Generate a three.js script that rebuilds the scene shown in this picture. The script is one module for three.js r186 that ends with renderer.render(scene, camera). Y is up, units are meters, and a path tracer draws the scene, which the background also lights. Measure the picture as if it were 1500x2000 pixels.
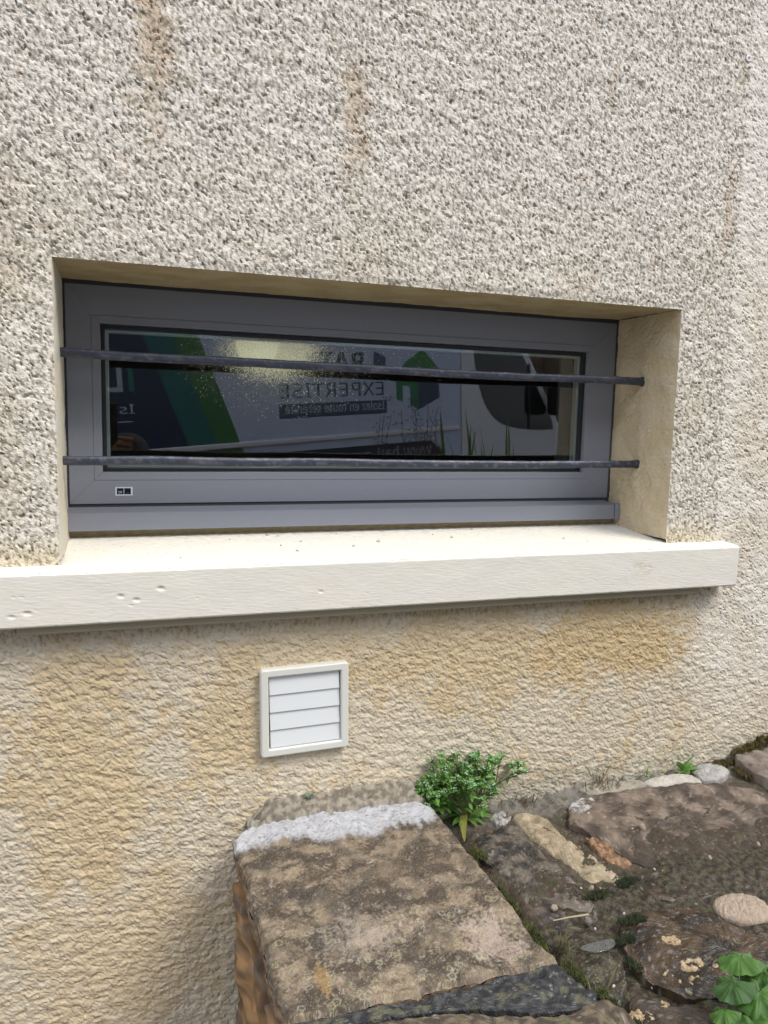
import * as THREE from 'three';
import { mergeGeometries, mergeVertices } from 'three/addons/utils/BufferGeometryUtils.js';
import { RoundedBoxGeometry } from 'three/addons/geometries/RoundedBoxGeometry.js';
import { MarchingCubes } from 'three/addons/objects/MarchingCubes.js';
import { createNoise2D, createNoise3D } from 'simplex-noise';

// ---------------------------------------------------------------- camera, sky, sun, exposure
const scene = new THREE.Scene();
const camera = new THREE.PerspectiveCamera(67.12, 0.75, 0.02, 400);
{
  const r = new THREE.Vector3(0.94496903, 0.02389843, 0.32628575), u = new THREE.Vector3(0.01687709, 0.99243955, -0.12156852), b = new THREE.Vector3(-0.32672418, 0.12038524, 0.93742131);
  camera.quaternion.setFromRotationMatrix(new THREE.Matrix4().makeBasis(r, u, b));
  camera.position.set(0.08415, 0.22669, 1.2625);
}
function rng(seed) { let s = seed | 0; return () => { s = (s + 0x6d2b79f5) | 0; let t = Math.imul(s ^ (s >>> 15), 1 | s); t = (t + Math.imul(t ^ (t >>> 7), 61 | t)) ^ t; return ((t ^ (t >>> 14)) >>> 0) / 4294967296; }; }
const N2 = createNoise2D(rng(11)), N3 = createNoise3D(rng(23));
{
  const w = 512, h = 256, d = new Float32Array(w * h * 4);
  for (let j = 0; j < h; j++) for (let i = 0; i < w; i++) {
    const el = ((j + 0.5) / h - 0.5) * Math.PI, az = ((i + 0.5) / w) * 2 * Math.PI, s = Math.max(0, Math.sin(el));
    const x = Math.cos(el) * Math.cos(az), z = Math.cos(el) * Math.sin(az), y = Math.sin(el);
    const c = 1 + 0.1 * N3(x * 2, y * 3, z * 2) + 0.05 * N3(x * 5, y * 7, z * 5);
    const L = el > 0 ? 1.12 * (0.52 + 0.48 * s) * c : 0.35, k = (j * w + i) * 4;
    d[k] = L * 0.93; d[k + 1] = L * 0.985; d[k + 2] = L * 1.1; d[k + 3] = 1;
  }
  const sky = new THREE.DataTexture(d, w, h, THREE.RGBAFormat, THREE.FloatType);
  sky.mapping = THREE.EquirectangularReflectionMapping; sky.magFilter = THREE.LinearFilter; sky.needsUpdate = true;
  scene.background = sky; scene.environment = sky;
}
const sun = new THREE.DirectionalLight(0xfff8ee, 1.35);
sun.position.set(0.62 + 2.6, 5.2, 3.2); sun.target.position.set(0.62, 0, 0); sun.castShadow = true; sun.shadow.radius = 44;
Object.assign(sun.shadow.camera, { left: -4, right: 4, top: 4, bottom: -4, near: 0.1, far: 20 }); sun.shadow.mapSize.set(2048, 2048);
scene.add(sun, sun.target);
const renderer = new THREE.WebGLRenderer({ antialias: true });
renderer.toneMapping = THREE.LinearToneMapping; renderer.toneMappingExposure = 1.86; renderer.shadowMap.enabled = true; renderer.setSize(768, 1024);

// ---------------------------------------------------------------- helpers
const V = (x, y, z) => new THREE.Vector3(x, y, z);
const clamp = (x, a, b) => Math.min(b, Math.max(a, x)), lerp = (a, b, t) => a + (b - a) * t;
const sst = (a, b, x) => { const t = clamp((x - a) / (b - a), 0, 1); return t * t * (3 - 2 * t); };
const mixc = (a, b, t) => [lerp(a[0], b[0], t), lerp(a[1], b[1], t), lerp(a[2], b[2], t)];
const mulc = (a, k) => [a[0] * k, a[1] * k, a[2] * k];
const fbm = (x, y, o = 4) => { let s = 0, a = 0.5; for (let i = 0; i < o; i++) { s += a * N2(x, y); x = x * 2.03 + 17.1; y = y * 2.03 - 9.7; a *= 0.5; } return s; };
const fbm3 = (x, y, z, o = 3) => { let s = 0, a = 0.5; for (let i = 0; i < o; i++) { s += a * N3(x, y, z); x = x * 2.03 + 7.1; y = y * 2.03 - 9.7; z = z * 2.03 + 3.3; a *= 0.5; } return s; };
const hash = (i, j, k = 0) => { let h = Math.imul(i, 374761393) ^ Math.imul(j, 668265263) ^ Math.imul(k + 1, 2147483647 ^ 0x5bd1e995); h = Math.imul(h ^ (h >>> 13), 1274126177); h ^= h >>> 16; return (h >>> 0) / 4294967296; };
function worley(x, y, seed = 0) {          // [nearest, second nearest, id of the nearest]
  const xi = Math.floor(x), yi = Math.floor(y); let a = 9, b = 9, id = 0;
  for (let j = -1; j < 2; j++) for (let i = -1; i < 2; i++) {
    const cx = xi + i, cy = yi + j, dx = cx + hash(cx, cy, seed) - x, dy = cy + hash(cx, cy, seed + 7) - y, d = Math.sqrt(dx * dx + dy * dy);
    if (d < a) { b = a; a = d; id = hash(cx, cy, seed + 13); } else if (d < b) b = d;
  }
  return [a, b, id];
}
const used = {};
const numbered = (n) => { const k = used[n] = (used[n] ?? -1) + 1; return k ? n + '_' + String(k).padStart(3, '0') : n; };
const shade = (o) => { o.castShadow = o.receiveShadow = true; return o; };
function thing(name, label, category, pos = [0, 0, 0], group) {
  const o = new THREE.Group(); o.name = numbered(name); o.position.set(...pos); o.userData = { label, category, kind: 'thing' }; if (group) o.userData.group = group; scene.add(o); return o;
}
function part(name, geo, mat, parent, pos, extra) {
  const m = shade(new THREE.Mesh(geo, mat)); m.name = name; if (pos) m.position.set(...pos); if (extra) Object.assign(m.userData, extra); parent.add(m); return m;
}
function structure(name, geo, mat) { const m = shade(new THREE.Mesh(geo, mat)); m.name = name; m.userData.kind = 'structure'; scene.add(m); return m; }
const std = (color, roughness = 0.8, o = {}) => new THREE.MeshStandardMaterial({ color: Array.isArray(color) ? new THREE.Color().setRGB(...color) : color, roughness, ...o });
const phys = (color, roughness = 0.8, o = {}) => new THREE.MeshPhysicalMaterial({ color: new THREE.Color().setRGB(...color), roughness, ...o });
const vcol = (roughness = 0.9, o = {}) => new THREE.MeshStandardMaterial({ vertexColors: true, roughness, ...o });
const box = (x0, x1, y0, y1, z0, z1, r = 0) => { const g = r ? new RoundedBoxGeometry(x1 - x0, y1 - y0, z1 - z0, 2, r) : new THREE.BoxGeometry(x1 - x0, y1 - y0, z1 - z0); g.translate((x0 + x1) / 2, (y0 + y1) / 2, (z0 + z1) / 2); return g; };
// rows of coordinates: [[from, to, step], ...]
const rows = (...spans) => { const a = []; for (const [p, q, s] of spans) { const n = Math.max(1, Math.round((q - p) / s)); for (let i = a.length ? 1 : 0; i <= n; i++) a.push(p + (q - p) * i / n); } return a; };
// a sheet over two rows of coordinates; f(a, b) -> [x, y, z, r, g, b]; skip(a, b) leaves cells out
function sheet(as, bs, f, { flip = false, skip } = {}) {
  const na = as.length, nb = bs.length, P = new Float32Array(na * nb * 3), C = new Float32Array(na * nb * 3), T = new Float32Array(na * nb * 2), I = [];
  for (let j = 0, k = 0; j < nb; j++) for (let i = 0; i < na; i++, k++) {
    const v = f(as[i], bs[j]); P[3 * k] = v[0]; P[3 * k + 1] = v[1]; P[3 * k + 2] = v[2]; C[3 * k] = v[3]; C[3 * k + 1] = v[4]; C[3 * k + 2] = v[5]; T[2 * k] = as[i]; T[2 * k + 1] = bs[j];
  }
  for (let j = 0; j < nb - 1; j++) for (let i = 0; i < na - 1; i++) {
    if (skip && skip((as[i] + as[i + 1]) / 2, (bs[j] + bs[j + 1]) / 2)) continue;
    const a = j * na + i, b = a + 1, c = a + na, d = c + 1;
    if (flip) I.push(a, c, b, b, c, d); else I.push(a, b, c, b, d, c);
  }
  const g = new THREE.BufferGeometry();
  g.setAttribute('position', new THREE.BufferAttribute(P, 3)); g.setAttribute('color', new THREE.BufferAttribute(C, 3)); g.setAttribute('uv', new THREE.BufferAttribute(T, 2));
  g.setIndex(new THREE.BufferAttribute(new Uint32Array(I), 1)); g.computeVertexNormals(); return g;
}
function paint(g, f) { const p = g.attributes.position, c = new Float32Array(p.count * 3); for (let i = 0; i < p.count; i++) c.set(f(p.getX(i), p.getY(i), p.getZ(i)), 3 * i); g.setAttribute('color', new THREE.BufferAttribute(c, 3)); return g; }
function clean(g) { for (const k of Object.keys(g.attributes)) if (!['position', 'normal', 'color'].includes(k)) g.deleteAttribute(k); return g; }
const uvXZ = (g) => { const p = g.attributes.position, u = new Float32Array(p.count * 2); for (let i = 0; i < p.count; i++) { u[2 * i] = p.getX(i) + 0.4 * p.getY(i); u[2 * i + 1] = p.getZ(i) + 0.7 * p.getY(i); } g.setAttribute('uv', new THREE.BufferAttribute(u, 2)); return g; };   // metres
// a lump of stone: a box pushed towards an ellipsoid, its faces broken by noise
function rock(w, h, d, seed, amp, color, seg = 14, round = 0.35) {
  let g = new THREE.BoxGeometry(1, 1, 1, seg, seg, seg); g.deleteAttribute('uv'); g.deleteAttribute('normal'); g = mergeVertices(g);
  const p = g.attributes.position;
  for (let i = 0; i < p.count; i++) {
    const v = V(p.getX(i), p.getY(i), p.getZ(i)), s = v.clone().normalize().multiplyScalar(0.62); v.lerp(s, round); v.multiply(V(w, h, d));
    const n = fbm3(v.x * 9 + seed, v.y * 9, v.z * 9 - seed, 4) * amp * 2 + N3(v.x * 90, v.y * 90, v.z * 90 + seed) * amp * 0.12; v.add(s.normalize().multiplyScalar(n)); p.setXYZ(i, v.x, v.y, v.z);
  }
  g.computeVertexNormals(); return paint(g, (x, y, z) => color(x, y, z, seed));
}
// a flat stone: an outline on the ground with a worn rim and an uneven top; top(x, z) -> height, color(x, z) -> rgb
function flag(outline, top, thick, color, ringsN = 22, per = 96, rough = 0.003, rim = 0.006) {
  const pts = [], n = outline.length, curve = new THREE.CatmullRomCurve3(outline.map(([x, z]) => V(x, 0, z)), true, 'centripetal', 0.2).getSpacedPoints(per).slice(0, per);
  let cx = 0, cz = 0; for (const q of curve) { cx += q.x / per; cz += q.z / per; }
  const P = [], C = [], I = [];
  for (let r = 0; r <= ringsN + 2; r++) for (let i = 0; i < per; i++) {
    const q = curve[i], k = Math.min(1, r / ringsN), kk = 1 - Math.pow(1 - k, 1.25), j = 1 + Math.min(0.05, 0.0035 / Math.hypot(q.x - cx, q.z - cz)) * fbm(q.x * 60, q.z * 60, 3) * k;
    let x = cx + (q.x - cx) * kk * j, z = cz + (q.z - cz) * kk * j, y = top(x, z) - rim * Math.pow(kk, 14);
    if (r > ringsN) { y = top(x, z) - rim - thick * (r - ringsN) / 2; x += (x - cx) * 0.01 * N2(i * 0.3, r); }
    P.push(x, y + (r <= ringsN ? rough * fbm(x * 110, z * 110, 3) : 0), z); C.push(...color(x, z));
    if (r) { const a = (r - 1) * per + i, b = (r - 1) * per + (i + 1) % per, c = r * per + i, d = r * per + (i + 1) % per; I.push(a, b, c, b, d, c); }
  }
  const g = uvXZ(new THREE.BufferGeometry().setAttribute('position', new THREE.Float32BufferAttribute(P, 3))); g.setAttribute('color', new THREE.Float32BufferAttribute(C, 3)); g.setIndex(I); g.computeVertexNormals();
  if (g.attributes.normal.getY(per * 4) < 0) { const id = g.index.array; for (let i = 0; i < id.length; i += 3) { const t = id[i]; id[i] = id[i + 1]; id[i + 1] = t; } g.computeVertexNormals(); }
  return g;
}
const inside = (poly, x, y) => { let c = false; for (let i = 0, j = poly.length - 1; i < poly.length; j = i++) { const [a, b] = poly[i], [p, q] = poly[j]; if ((b > y) !== (q > y) && x < (p - a) * (y - b) / (q - b) + a) c = !c; } return c; };
const edgeDist = (poly, x, y) => { let m = 9; for (let i = 0, j = poly.length - 1; i < poly.length; j = i++) { const [a, b] = poly[j], [p, q] = poly[i], t = clamp(((x - a) * (p - a) + (y - b) * (q - b)) / ((p - a) ** 2 + (q - b) ** 2), 0, 1); m = Math.min(m, Math.hypot(a + t * (p - a) - x, b + t * (q - b) - y)); } return inside(poly, x, y) ? m : -m; };

// ---------------------------------------------------------------- the house wall with its window opening (0..W, 0..H)
const W = 1.1216, H = 0.4492, D = 0.19;
// coarse above, scaly and shallower below the sill
function relief(x, y) {
  const up = sst(-0.2, 0.02, y + 0.03 * fbm(x * 5, y * 5, 2) + 0.13 * sst(1.0, 1.35, x));
  const wx = x + 0.004 * N2(x * 55, y * 55), wy = y + 0.004 * N2(x * 55 + 40, y * 55 + 9);
  let hu = 0, hl = 0;
  if (up > 0.001) {
    const a = wx * 0.86 - wy * 0.5, b = wx * 0.5 + wy * 0.86, c2 = worley(wx / 0.0078, wy / 0.0062, 5), c3 = worley(wx / 0.0042, wy / 0.0038, 8);
    const pit = sst(0.33, 0.52, fbm(a * 74, b * 126, 3) + 0.05 * N2(x * 15, y * 15)), nick = sst(0.45, 0.85, N2(a * 135, b * 215)), run = fbm(x * 20, y * 26, 3);
    hu = 0.0011 * (1 - c2[0] * c2[0]) + 0.0007 * (1 - c3[0]) + 0.0009 * c2[2] + 0.0022 * run - 0.0048 * pit - 0.0011 * nick + 0.0005 * N2(x * 300, y * 300) + 0.003;
  }
  if (up < 0.999) {
    const a = wx - wy * 0.25 + 0.006 * N2(x * 30, y * 18), c1 = worley(a / 0.0112, wy / 0.0074, 21), c2 = worley(wx / 0.0052, wy / 0.0044, 25);
    const lip = 1 - c1[0] * c1[0], crease = sst(0.16, 0, c1[1] - c1[0]);
    hl = 0.0014 * lip + 0.0011 * (1 - c2[0] * c2[0]) + 0.0011 * c1[2] - 0.0016 * sst(0.45, 0.8, N2(a * 70, wy * 130)) - 0.0012 * crease * (0.4 + 0.6 * hash(Math.floor(a / 0.03), Math.floor(wy / 0.02))) + 0.0022 * fbm(x * 30, y * 46, 3) + 0.0006 * N2(x * 300, y * 300);
  }
  return lerp(hl, hu, up) - 0.001;
}
const rectDist = (x, y) => Math.hypot(Math.max(0, -x, x - W), Math.max(0, -y, y - H));
function wallZ(x, y) { const d = rectDist(x, y), k = lerp(0.45, 1, sst(0, 0.014, d)); return relief(x, y) * k + 0.004 + 0.0015 * N2(x * 2.2, y * 2.2); }
const spot = (x, y, cx, cy, rx, ry, p = 2) => Math.max(0, 1 - Math.pow(Math.hypot((x - cx) / rx, (y - cy) / ry), p));
function wallColor(x, y) {
  const g = 1 + 0.05 * N2(x * 330, y * 330) + 0.06 * fbm(x * 90, y * 90, 3), f = fbm(x * 9, y * 7, 4), f2 = fbm(x * 38, y * 42, 3);
  const up = sst(-0.22, 0.05, y + 0.06 * f + 0.25 * sst(1.05, 1.3, x));
  let c = mixc([0.585, 0.51, 0.385], [0.735, 0.675, 0.585], up);
  c = mixc(c, [0.735, 0.69, 0.625], sst(0.35, 0.75, y + 0.15 * f) * 0.7);
  c = mixc(c, [0.63, 0.55, 0.42], sst(0.0, 0.35, fbm(x * 3.3 + 4, y * 2.6, 4)) * 0.45 * sst(0.66, 0.4, y));
  // ochre where damp came through: under the sill to the right, behind the vent and down the left
  const och = (cx, cy, rx, ry, s) => s * sst(0.0, 0.75, spot(x, y, cx, cy, rx, ry, 1.6) + 0.75 * f + 0.5 * f2);
  let o = Math.max(och(1.02, -0.19, 0.27, 0.13, 1), och(0.7, -0.205, 0.28, 0.13, 0.75), och(0.26, -0.27, 0.1, 0.17, 0.7), och(0.03, -0.36, 0.14, 0.28, 0.72), och(0.42, -0.17, 0.22, 0.09, 0.45), och(0.08, -0.66, 0.22, 0.2, 0.5));
  o *= sst(-0.06, -0.11, y) * sst(1.235, 1.175, x + 0.02 * f2);
  c = mixc(c, [0.55, 0.4, 0.2], o * 0.8);
  // rusty runs on the upper face
  const run = (cx, y0, y1, w, s) => { const t = (y0 - y) / (y0 - y1); if (t < -0.4 || t > 1.6) return 0; return s * sst(1, 0.15, Math.abs(x - cx - 0.012 * N2(y * 14, cx * 9)) / (w * (1 + 0.5 * N2(y * 30, cx)))) * sst(1.5, 0.7, t + 0.5 * f2) * sst(-0.35, 0.05, t + 0.3 * f2); };
  const r = Math.max(run(0.143, 0.9, 0.72, 0.04, 1), run(0.148, 0.74, 0.62, 0.025, 0.5), run(0.462, 0.77, 0.64, 0.03, 0.8), run(0.452, 0.68, 0.56, 0.018, 0.35), run(1.212, 0.71, 0.59, 0.02, 0.6), run(0.935, 0.86, 0.8, 0.012, 0.6), run(-0.06, 0.56, 0.42, 0.04, 0.4), run(1.225, 0.915, 0.86, 0.012, 0.45));
  c = mixc(c, [0.5, 0.36, 0.225], r * 0.72);
  if (y > 0.02) { const k = worley(x / 0.035, y / 0.035, 41); if (k[2] > 0.86) c = mixc(c, [0.45, 0.34, 0.24], 0.55 * sst(0.3, 0.05, k[0])); }
  // yellowed mortar where the render ends on the sill, lichen and splashed earth low down
  c = mixc(c, [0.64, 0.54, 0.35], 0.65 * sst(0.045, 0.0, y + 0.015 * f2) * sst(-0.02, 0.0, y) * (x < 0 ? 1 : sst(1.26, 1.2, x)));
  const base = -0.47 + 0.02 * f + 0.02 * sst(1.3, 1.45, x), low = sst(0.045, -0.02, y - base + 0.05 * f2) * sst(0.27, 0.34, x);
  c = mixc(c, mixc([0.3, 0.27, 0.2], [0.42, 0.42, 0.37], sst(-0.1, 0.3, fbm(x * 60, y * 60, 3))), low * 0.6);
  // black algae specks in a band right under the sill
  const alg = sst(-0.15, -0.105, y + 0.02 * f2) * (x > -0.09 && x < 1.24 ? 1 : 0) * sst(0.02, 0.28, fbm(x * 120, y * 60, 3) + 0.1 * f);
  c = mixc(c, [0.2, 0.18, 0.12], alg * 0.7);
  return mulc(c, g);
}
const house = thing('house_wall', 'cream roughcast house wall with rusty runs around the barred window', 'wall');
const grain = (() => {   // fine sand grain for the render, one tile of 0.25 m
  const n = 512, R = rng(6), a = new Float32Array(n * n), d = new Uint8Array(n * n * 4); for (let i = 0; i < n * n; i++) a[i] = R();
  for (let j = 0; j < n; j++) for (let i = 0; i < n; i++) { let s = 0; for (let y = -1; y < 2; y++) for (let x = -1; x < 2; x++) s += a[((j + y + n) % n) * n + (i + x + n) % n]; const k = (j * n + i) * 4; d[k] = d[k + 1] = d[k + 2] = clamp((s / 9 - 0.5) * 2.2 + 0.5, 0, 1) * 255; d[k + 3] = 255; }
  const t = new THREE.DataTexture(d, n, n); t.magFilter = THREE.LinearFilter; t.wrapS = t.wrapT = THREE.RepeatWrapping; t.repeat.set(4, 4); t.rotation = 0.6; t.needsUpdate = true; return t;
})();
const roughcast = vcol(0.95), grained = vcol(0.95, { bumpMap: grain, bumpScale: 0.0007 });
{
  const xs = rows([-1.3, -0.45, 0.025], [-0.45, -0.13, 0.004], [-0.13, 0, 0.0018], [0, W, 0.0018], [W, 1.48, 0.0019], [1.48, 1.95, 0.004], [1.95, 2.9, 0.02]);
  const ys = rows([-1.6, -0.9, 0.02], [-0.9, 0, 0.0018], [0, H, 0.0018], [H, 1.07, 0.0019], [1.07, 1.3, 0.005], [1.35, 2.3, 0.025]);
  part('render_face', sheet(xs, ys, (x, y) => [x + 0.0006 * N2(x * 400, y * 400), y + 0.0006 * N2(x * 400 + 9, y * 400), wallZ(x, y), ...wallColor(x, y)], { skip: (x, y) => (x > 0 && x < W && y > 0 && y < H) || (x > -0.13 && x < 1.25 && y < (x > 0 && x < W ? 0 : -0.012) && y > -0.085) }), grained, house);
  // plastered reveals: smooth ochre head, smooth left cheek, sandy right cheek
  const zs = (n) => { const a = []; for (let i = 0; i <= n; i++) a.push(i / n); return a; };
  const jx = (x, y) => 0.0006 * N2(x * 400, y * 400), jy = (x, y) => 0.0006 * N2(x * 400 + 9, y * 400);
  const smooth = (a, z) => 0.0012 * fbm(a * 14, z * 20, 3) + 0.0004 * N2(a * 160, z * 420);
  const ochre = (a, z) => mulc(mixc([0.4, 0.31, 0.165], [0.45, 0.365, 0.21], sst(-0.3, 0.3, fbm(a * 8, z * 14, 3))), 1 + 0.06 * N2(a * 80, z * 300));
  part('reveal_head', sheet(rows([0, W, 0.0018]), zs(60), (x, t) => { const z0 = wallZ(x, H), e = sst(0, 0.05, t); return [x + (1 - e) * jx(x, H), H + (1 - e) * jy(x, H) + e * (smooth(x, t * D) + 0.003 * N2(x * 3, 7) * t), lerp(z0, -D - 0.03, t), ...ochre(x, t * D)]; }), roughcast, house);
  part('reveal_cheek', sheet(rows([0, H, 0.0018]), zs(60), (y, t) => { const z0 = wallZ(0, y), e = sst(0, 0.05, t); return [(1 - e) * jx(0, y) + e * (0.002 + smooth(y, t * D + 3)) + 0.004 * sst(0.1, 0, y) * t, y + (1 - e) * jy(0, y), lerp(z0, -D - 0.03, t), ...mixc([0.6, 0.54, 0.42], [0.58, 0.56, 0.5], sst(0, 0.3, fbm(y * 9, t * 3, 3)))]; }), roughcast, house);
  part('reveal_cheek', sheet(rows([0, H, 0.0018]), zs(96), (y, t) => {
    const z0 = wallZ(W, y), e = sst(0, 0.06, t), k = worley(y / 0.0065, t * D / 0.0065, 61), sand = -0.0022 * (1 - k[0] * k[0]) - 0.001 * N2(y * 300, t * 60) - 0.003 * fbm(y * 12, t * 3, 3);
    const rust = spot(y, t, 0.1, 0.62, 0.06, 0.3) * 0.5 + spot(y, t, 0.27, 0.6, 0.06, 0.25) * 0.5;
    return [W + (1 - e) * jx(W, y) + e * (sand * sst(1.1, 0.75, t) + 0.001), y + (1 - e) * jy(W, y), lerp(z0, -D - 0.03, t), ...mulc(mixc(mixc([0.55, 0.45, 0.29], [0.57, 0.48, 0.335], sst(-0.4, 0.4, fbm(y * 12, t * 3, 4))), [0.42, 0.32, 0.19], rust * sst(-0.1, 0.3, fbm(y * 50, t * 8, 3))), 1 + 0.07 * N2(y * 300, t * 90))];
  }, { flip: true }), roughcast, house);
  // the rest of the house: side walls, back wall, roof slab and floor, closed so that light enters only by the window
  const inner = std([0.11, 0.105, 0.1], 0.9);
  part('side_wall', box(-1.3, -1.08, -1.6, 2.3, -2.8, -0.02), inner, house); part('side_wall', box(2.68, 2.9, -1.6, 2.3, -2.8, -0.02), inner, house);
  part('back_wall', box(-1.07, 2.67, -1.6, 2.3, -2.8, -2.6), inner, house); part('roof_slab', box(-1.4, 3.0, 2.305, 2.5, -2.9, 0.12), std([0.3, 0.29, 0.27]), house); part('floor_slab', box(-1.07, 2.67, -1.6, -1.45, -2.59, -0.02), inner, house);
}
// a white wall plug left in the render high on the right
{
  const t = thing('wall_plug', 'tiny white plastic wall plug in the render near the top right corner', 'wall plug', [1.233, 0.922, wallZ(1.233, 0.922) - 0.001]);
  const rim = new THREE.TorusGeometry(0.0042, 0.0019, 8, 20); part('rim', rim, std([0.78, 0.78, 0.8], 0.35), t, [0, 0, 0.0025]);
  const sc = new THREE.CylinderGeometry(0.0034, 0.0034, 0.004, 14); sc.rotateX(Math.PI / 2); part('screw_head', sc, std([0.3, 0.3, 0.32], 0.4, { metalness: 0.8 }), t, [0, 0, 0.001]);
}

// ---------------------------------------------------------------- the sill
{
  const t = thing('window_sill', 'off-white painted concrete sill with brushed pitted front under the window', 'sill');
  const x0 = -0.144, x1 = 1.266, yf = -0.0115, yb = -0.0925, zf = 0.049;
  const holes = []; const R = rng(5);
  for (const [x, y, r] of [[-0.043, -0.07, 0.0045], [-0.064, -0.074, 0.0036], [0.087, -0.051, 0.0038], [0.11, -0.058, 0.004], [-0.05, -0.045, 0.002], [0.146, -0.042, 0.0045], [0.102, -0.066, 0.002], [0.4, -0.06, 0.003]]) holes.push([x, y, r]);
  for (let i = 0; i < 90; i++) holes.push([lerp(x0, x1, R()), lerp(yb, yf, R()), 0.0008 + 0.0012 * R() * R()]);
  const cream = (x, a) => mulc(mixc([0.72, 0.69, 0.615], [0.74, 0.7, 0.61], sst(-0.3, 0.3, fbm(x * 4, a * 12, 3))), 1 + 0.03 * N2(x * 60, a * 500));
  const topY = (z) => lerp(0.01, yf, clamp((z + 0.19) / (zf + 0.19), 0, 1));
  const chip = (x) => 0.0012 * Math.max(0, fbm(x * 45, 3, 3)) + 0.0022 * sst(0.5, 0.75, N2(x * 28, 8));
  const brush = (x, y) => 0.00013 * N2(x * 26, y * 420) + 0.00012 * N2(x * 60, y * 800 + 4) + 0.0005 * fbm(x * 9, y * 14, 2);
  const xs = rows([x0, -0.1, 0.01], [-0.1, x1, 0.003]), stainF = (x, y) => spot(x, y, 1.035, -0.045, 0.03, 0.02) * sst(-0.1, 0.3, fbm(x * 70, y * 70, 3));
  const front = sheet(xs, rows([yb, yf, 0.0012]), (x, y) => {
    let h = brush(x, y); for (const [a, b, r] of holes) { const d = Math.hypot((x - a) / 1.5, y - b); if (d < r * 2) h -= r * 0.55 * sst(1, 0.3, d / r); }
    const e = sst(yf - 0.004, yf, y), e2 = sst(yb + 0.0025, yb, y), moss = sst(yb + 0.004, yb, y + 0.003 * N2(x * 90, 1)) * sst(0.1, 0.5, fbm(x * 20, 5, 3));
    return [x, y - e * chip(x), zf + h * (1 - e) - e * e * (0.0022 + chip(x)) - e2 * 0.002, ...mixc(mixc(cream(x, y), [0.55, 0.47, 0.3], stainF(x, y) * 0.6), [0.35, 0.36, 0.25], moss * 0.5)];
  });
  const top = sheet(xs, Array.from({ length: 111 }, (_, i) => lerp(zf - 0.0022, -0.2, i / 110)), (x, z) => {
    const e = sst(zf - 0.006, zf - 0.0022, z), spk = N2(x * 210, z * 330) > 0.72 && N2(x * 30, z * 30) > -0.3 ? 1 : 0;
    const dirt = sst(-0.12, -0.175, z + 0.03 * fbm(x * 24, z * 24, 3)) * sst(-0.1, 0.35, fbm(x * 40, z * 70, 3));
    return [x, topY(z) + 0.0007 * fbm(x * 40, z * 120, 3) + 0.0004 * N2(x * 80, z * 400) - 0.0008 * spk - e * (chip(x) + 0.0002), z - e * chip(x) * 0.6, ...mixc(mixc(mulc(cream(x, z + 5), 1.06), [0.4, 0.36, 0.27], spk * 0.55), [0.42, 0.37, 0.28], dirt * 0.6)];
  });
  part('sill_block', mergeGeometries([clean(front), clean(top), clean(paint(box(x1 - 0.1, x1, yb, yf - 0.003, -0.05, zf - 0.004), () => [0.66, 0.64, 0.58])), clean(paint(box(x0, x0 + 0.1, yb, yf - 0.003, -0.05, zf - 0.004), () => [0.66, 0.64, 0.58])), clean(paint(box(x0 + 0.01, x1 - 0.01, yb + 0.0015, yb + 0.02, -0.15, zf - 0.005), () => [0.66, 0.64, 0.58]))]), vcol(0.75), t);
  part('mortar_bed', paint(box(-0.06, 1.19, -0.108, yb, -0.02, 0.032, 0.002), (x, y, z) => mulc([0.4, 0.36, 0.25], 1 + 0.2 * fbm(x * 30, z * 60, 2))), vcol(0.9), t);
  const R2 = rng(77), crumb = new THREE.IcosahedronGeometry(1, 1), cm = std([0.45, 0.41, 0.33]);
  for (let i = 0; i < 16; i++) { const c = part('crumb', crumb, cm, t), s = 0.0012 + 0.002 * R2(), z = lerp(-0.155, 0.0, R2()); c.scale.set(s * 1.5, s * 0.8, s); c.position.set(lerp(0.05, 1.08, R2()), topY(z) + s * 0.5, z); c.rotation.y = R2() * 6; }
}

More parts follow.
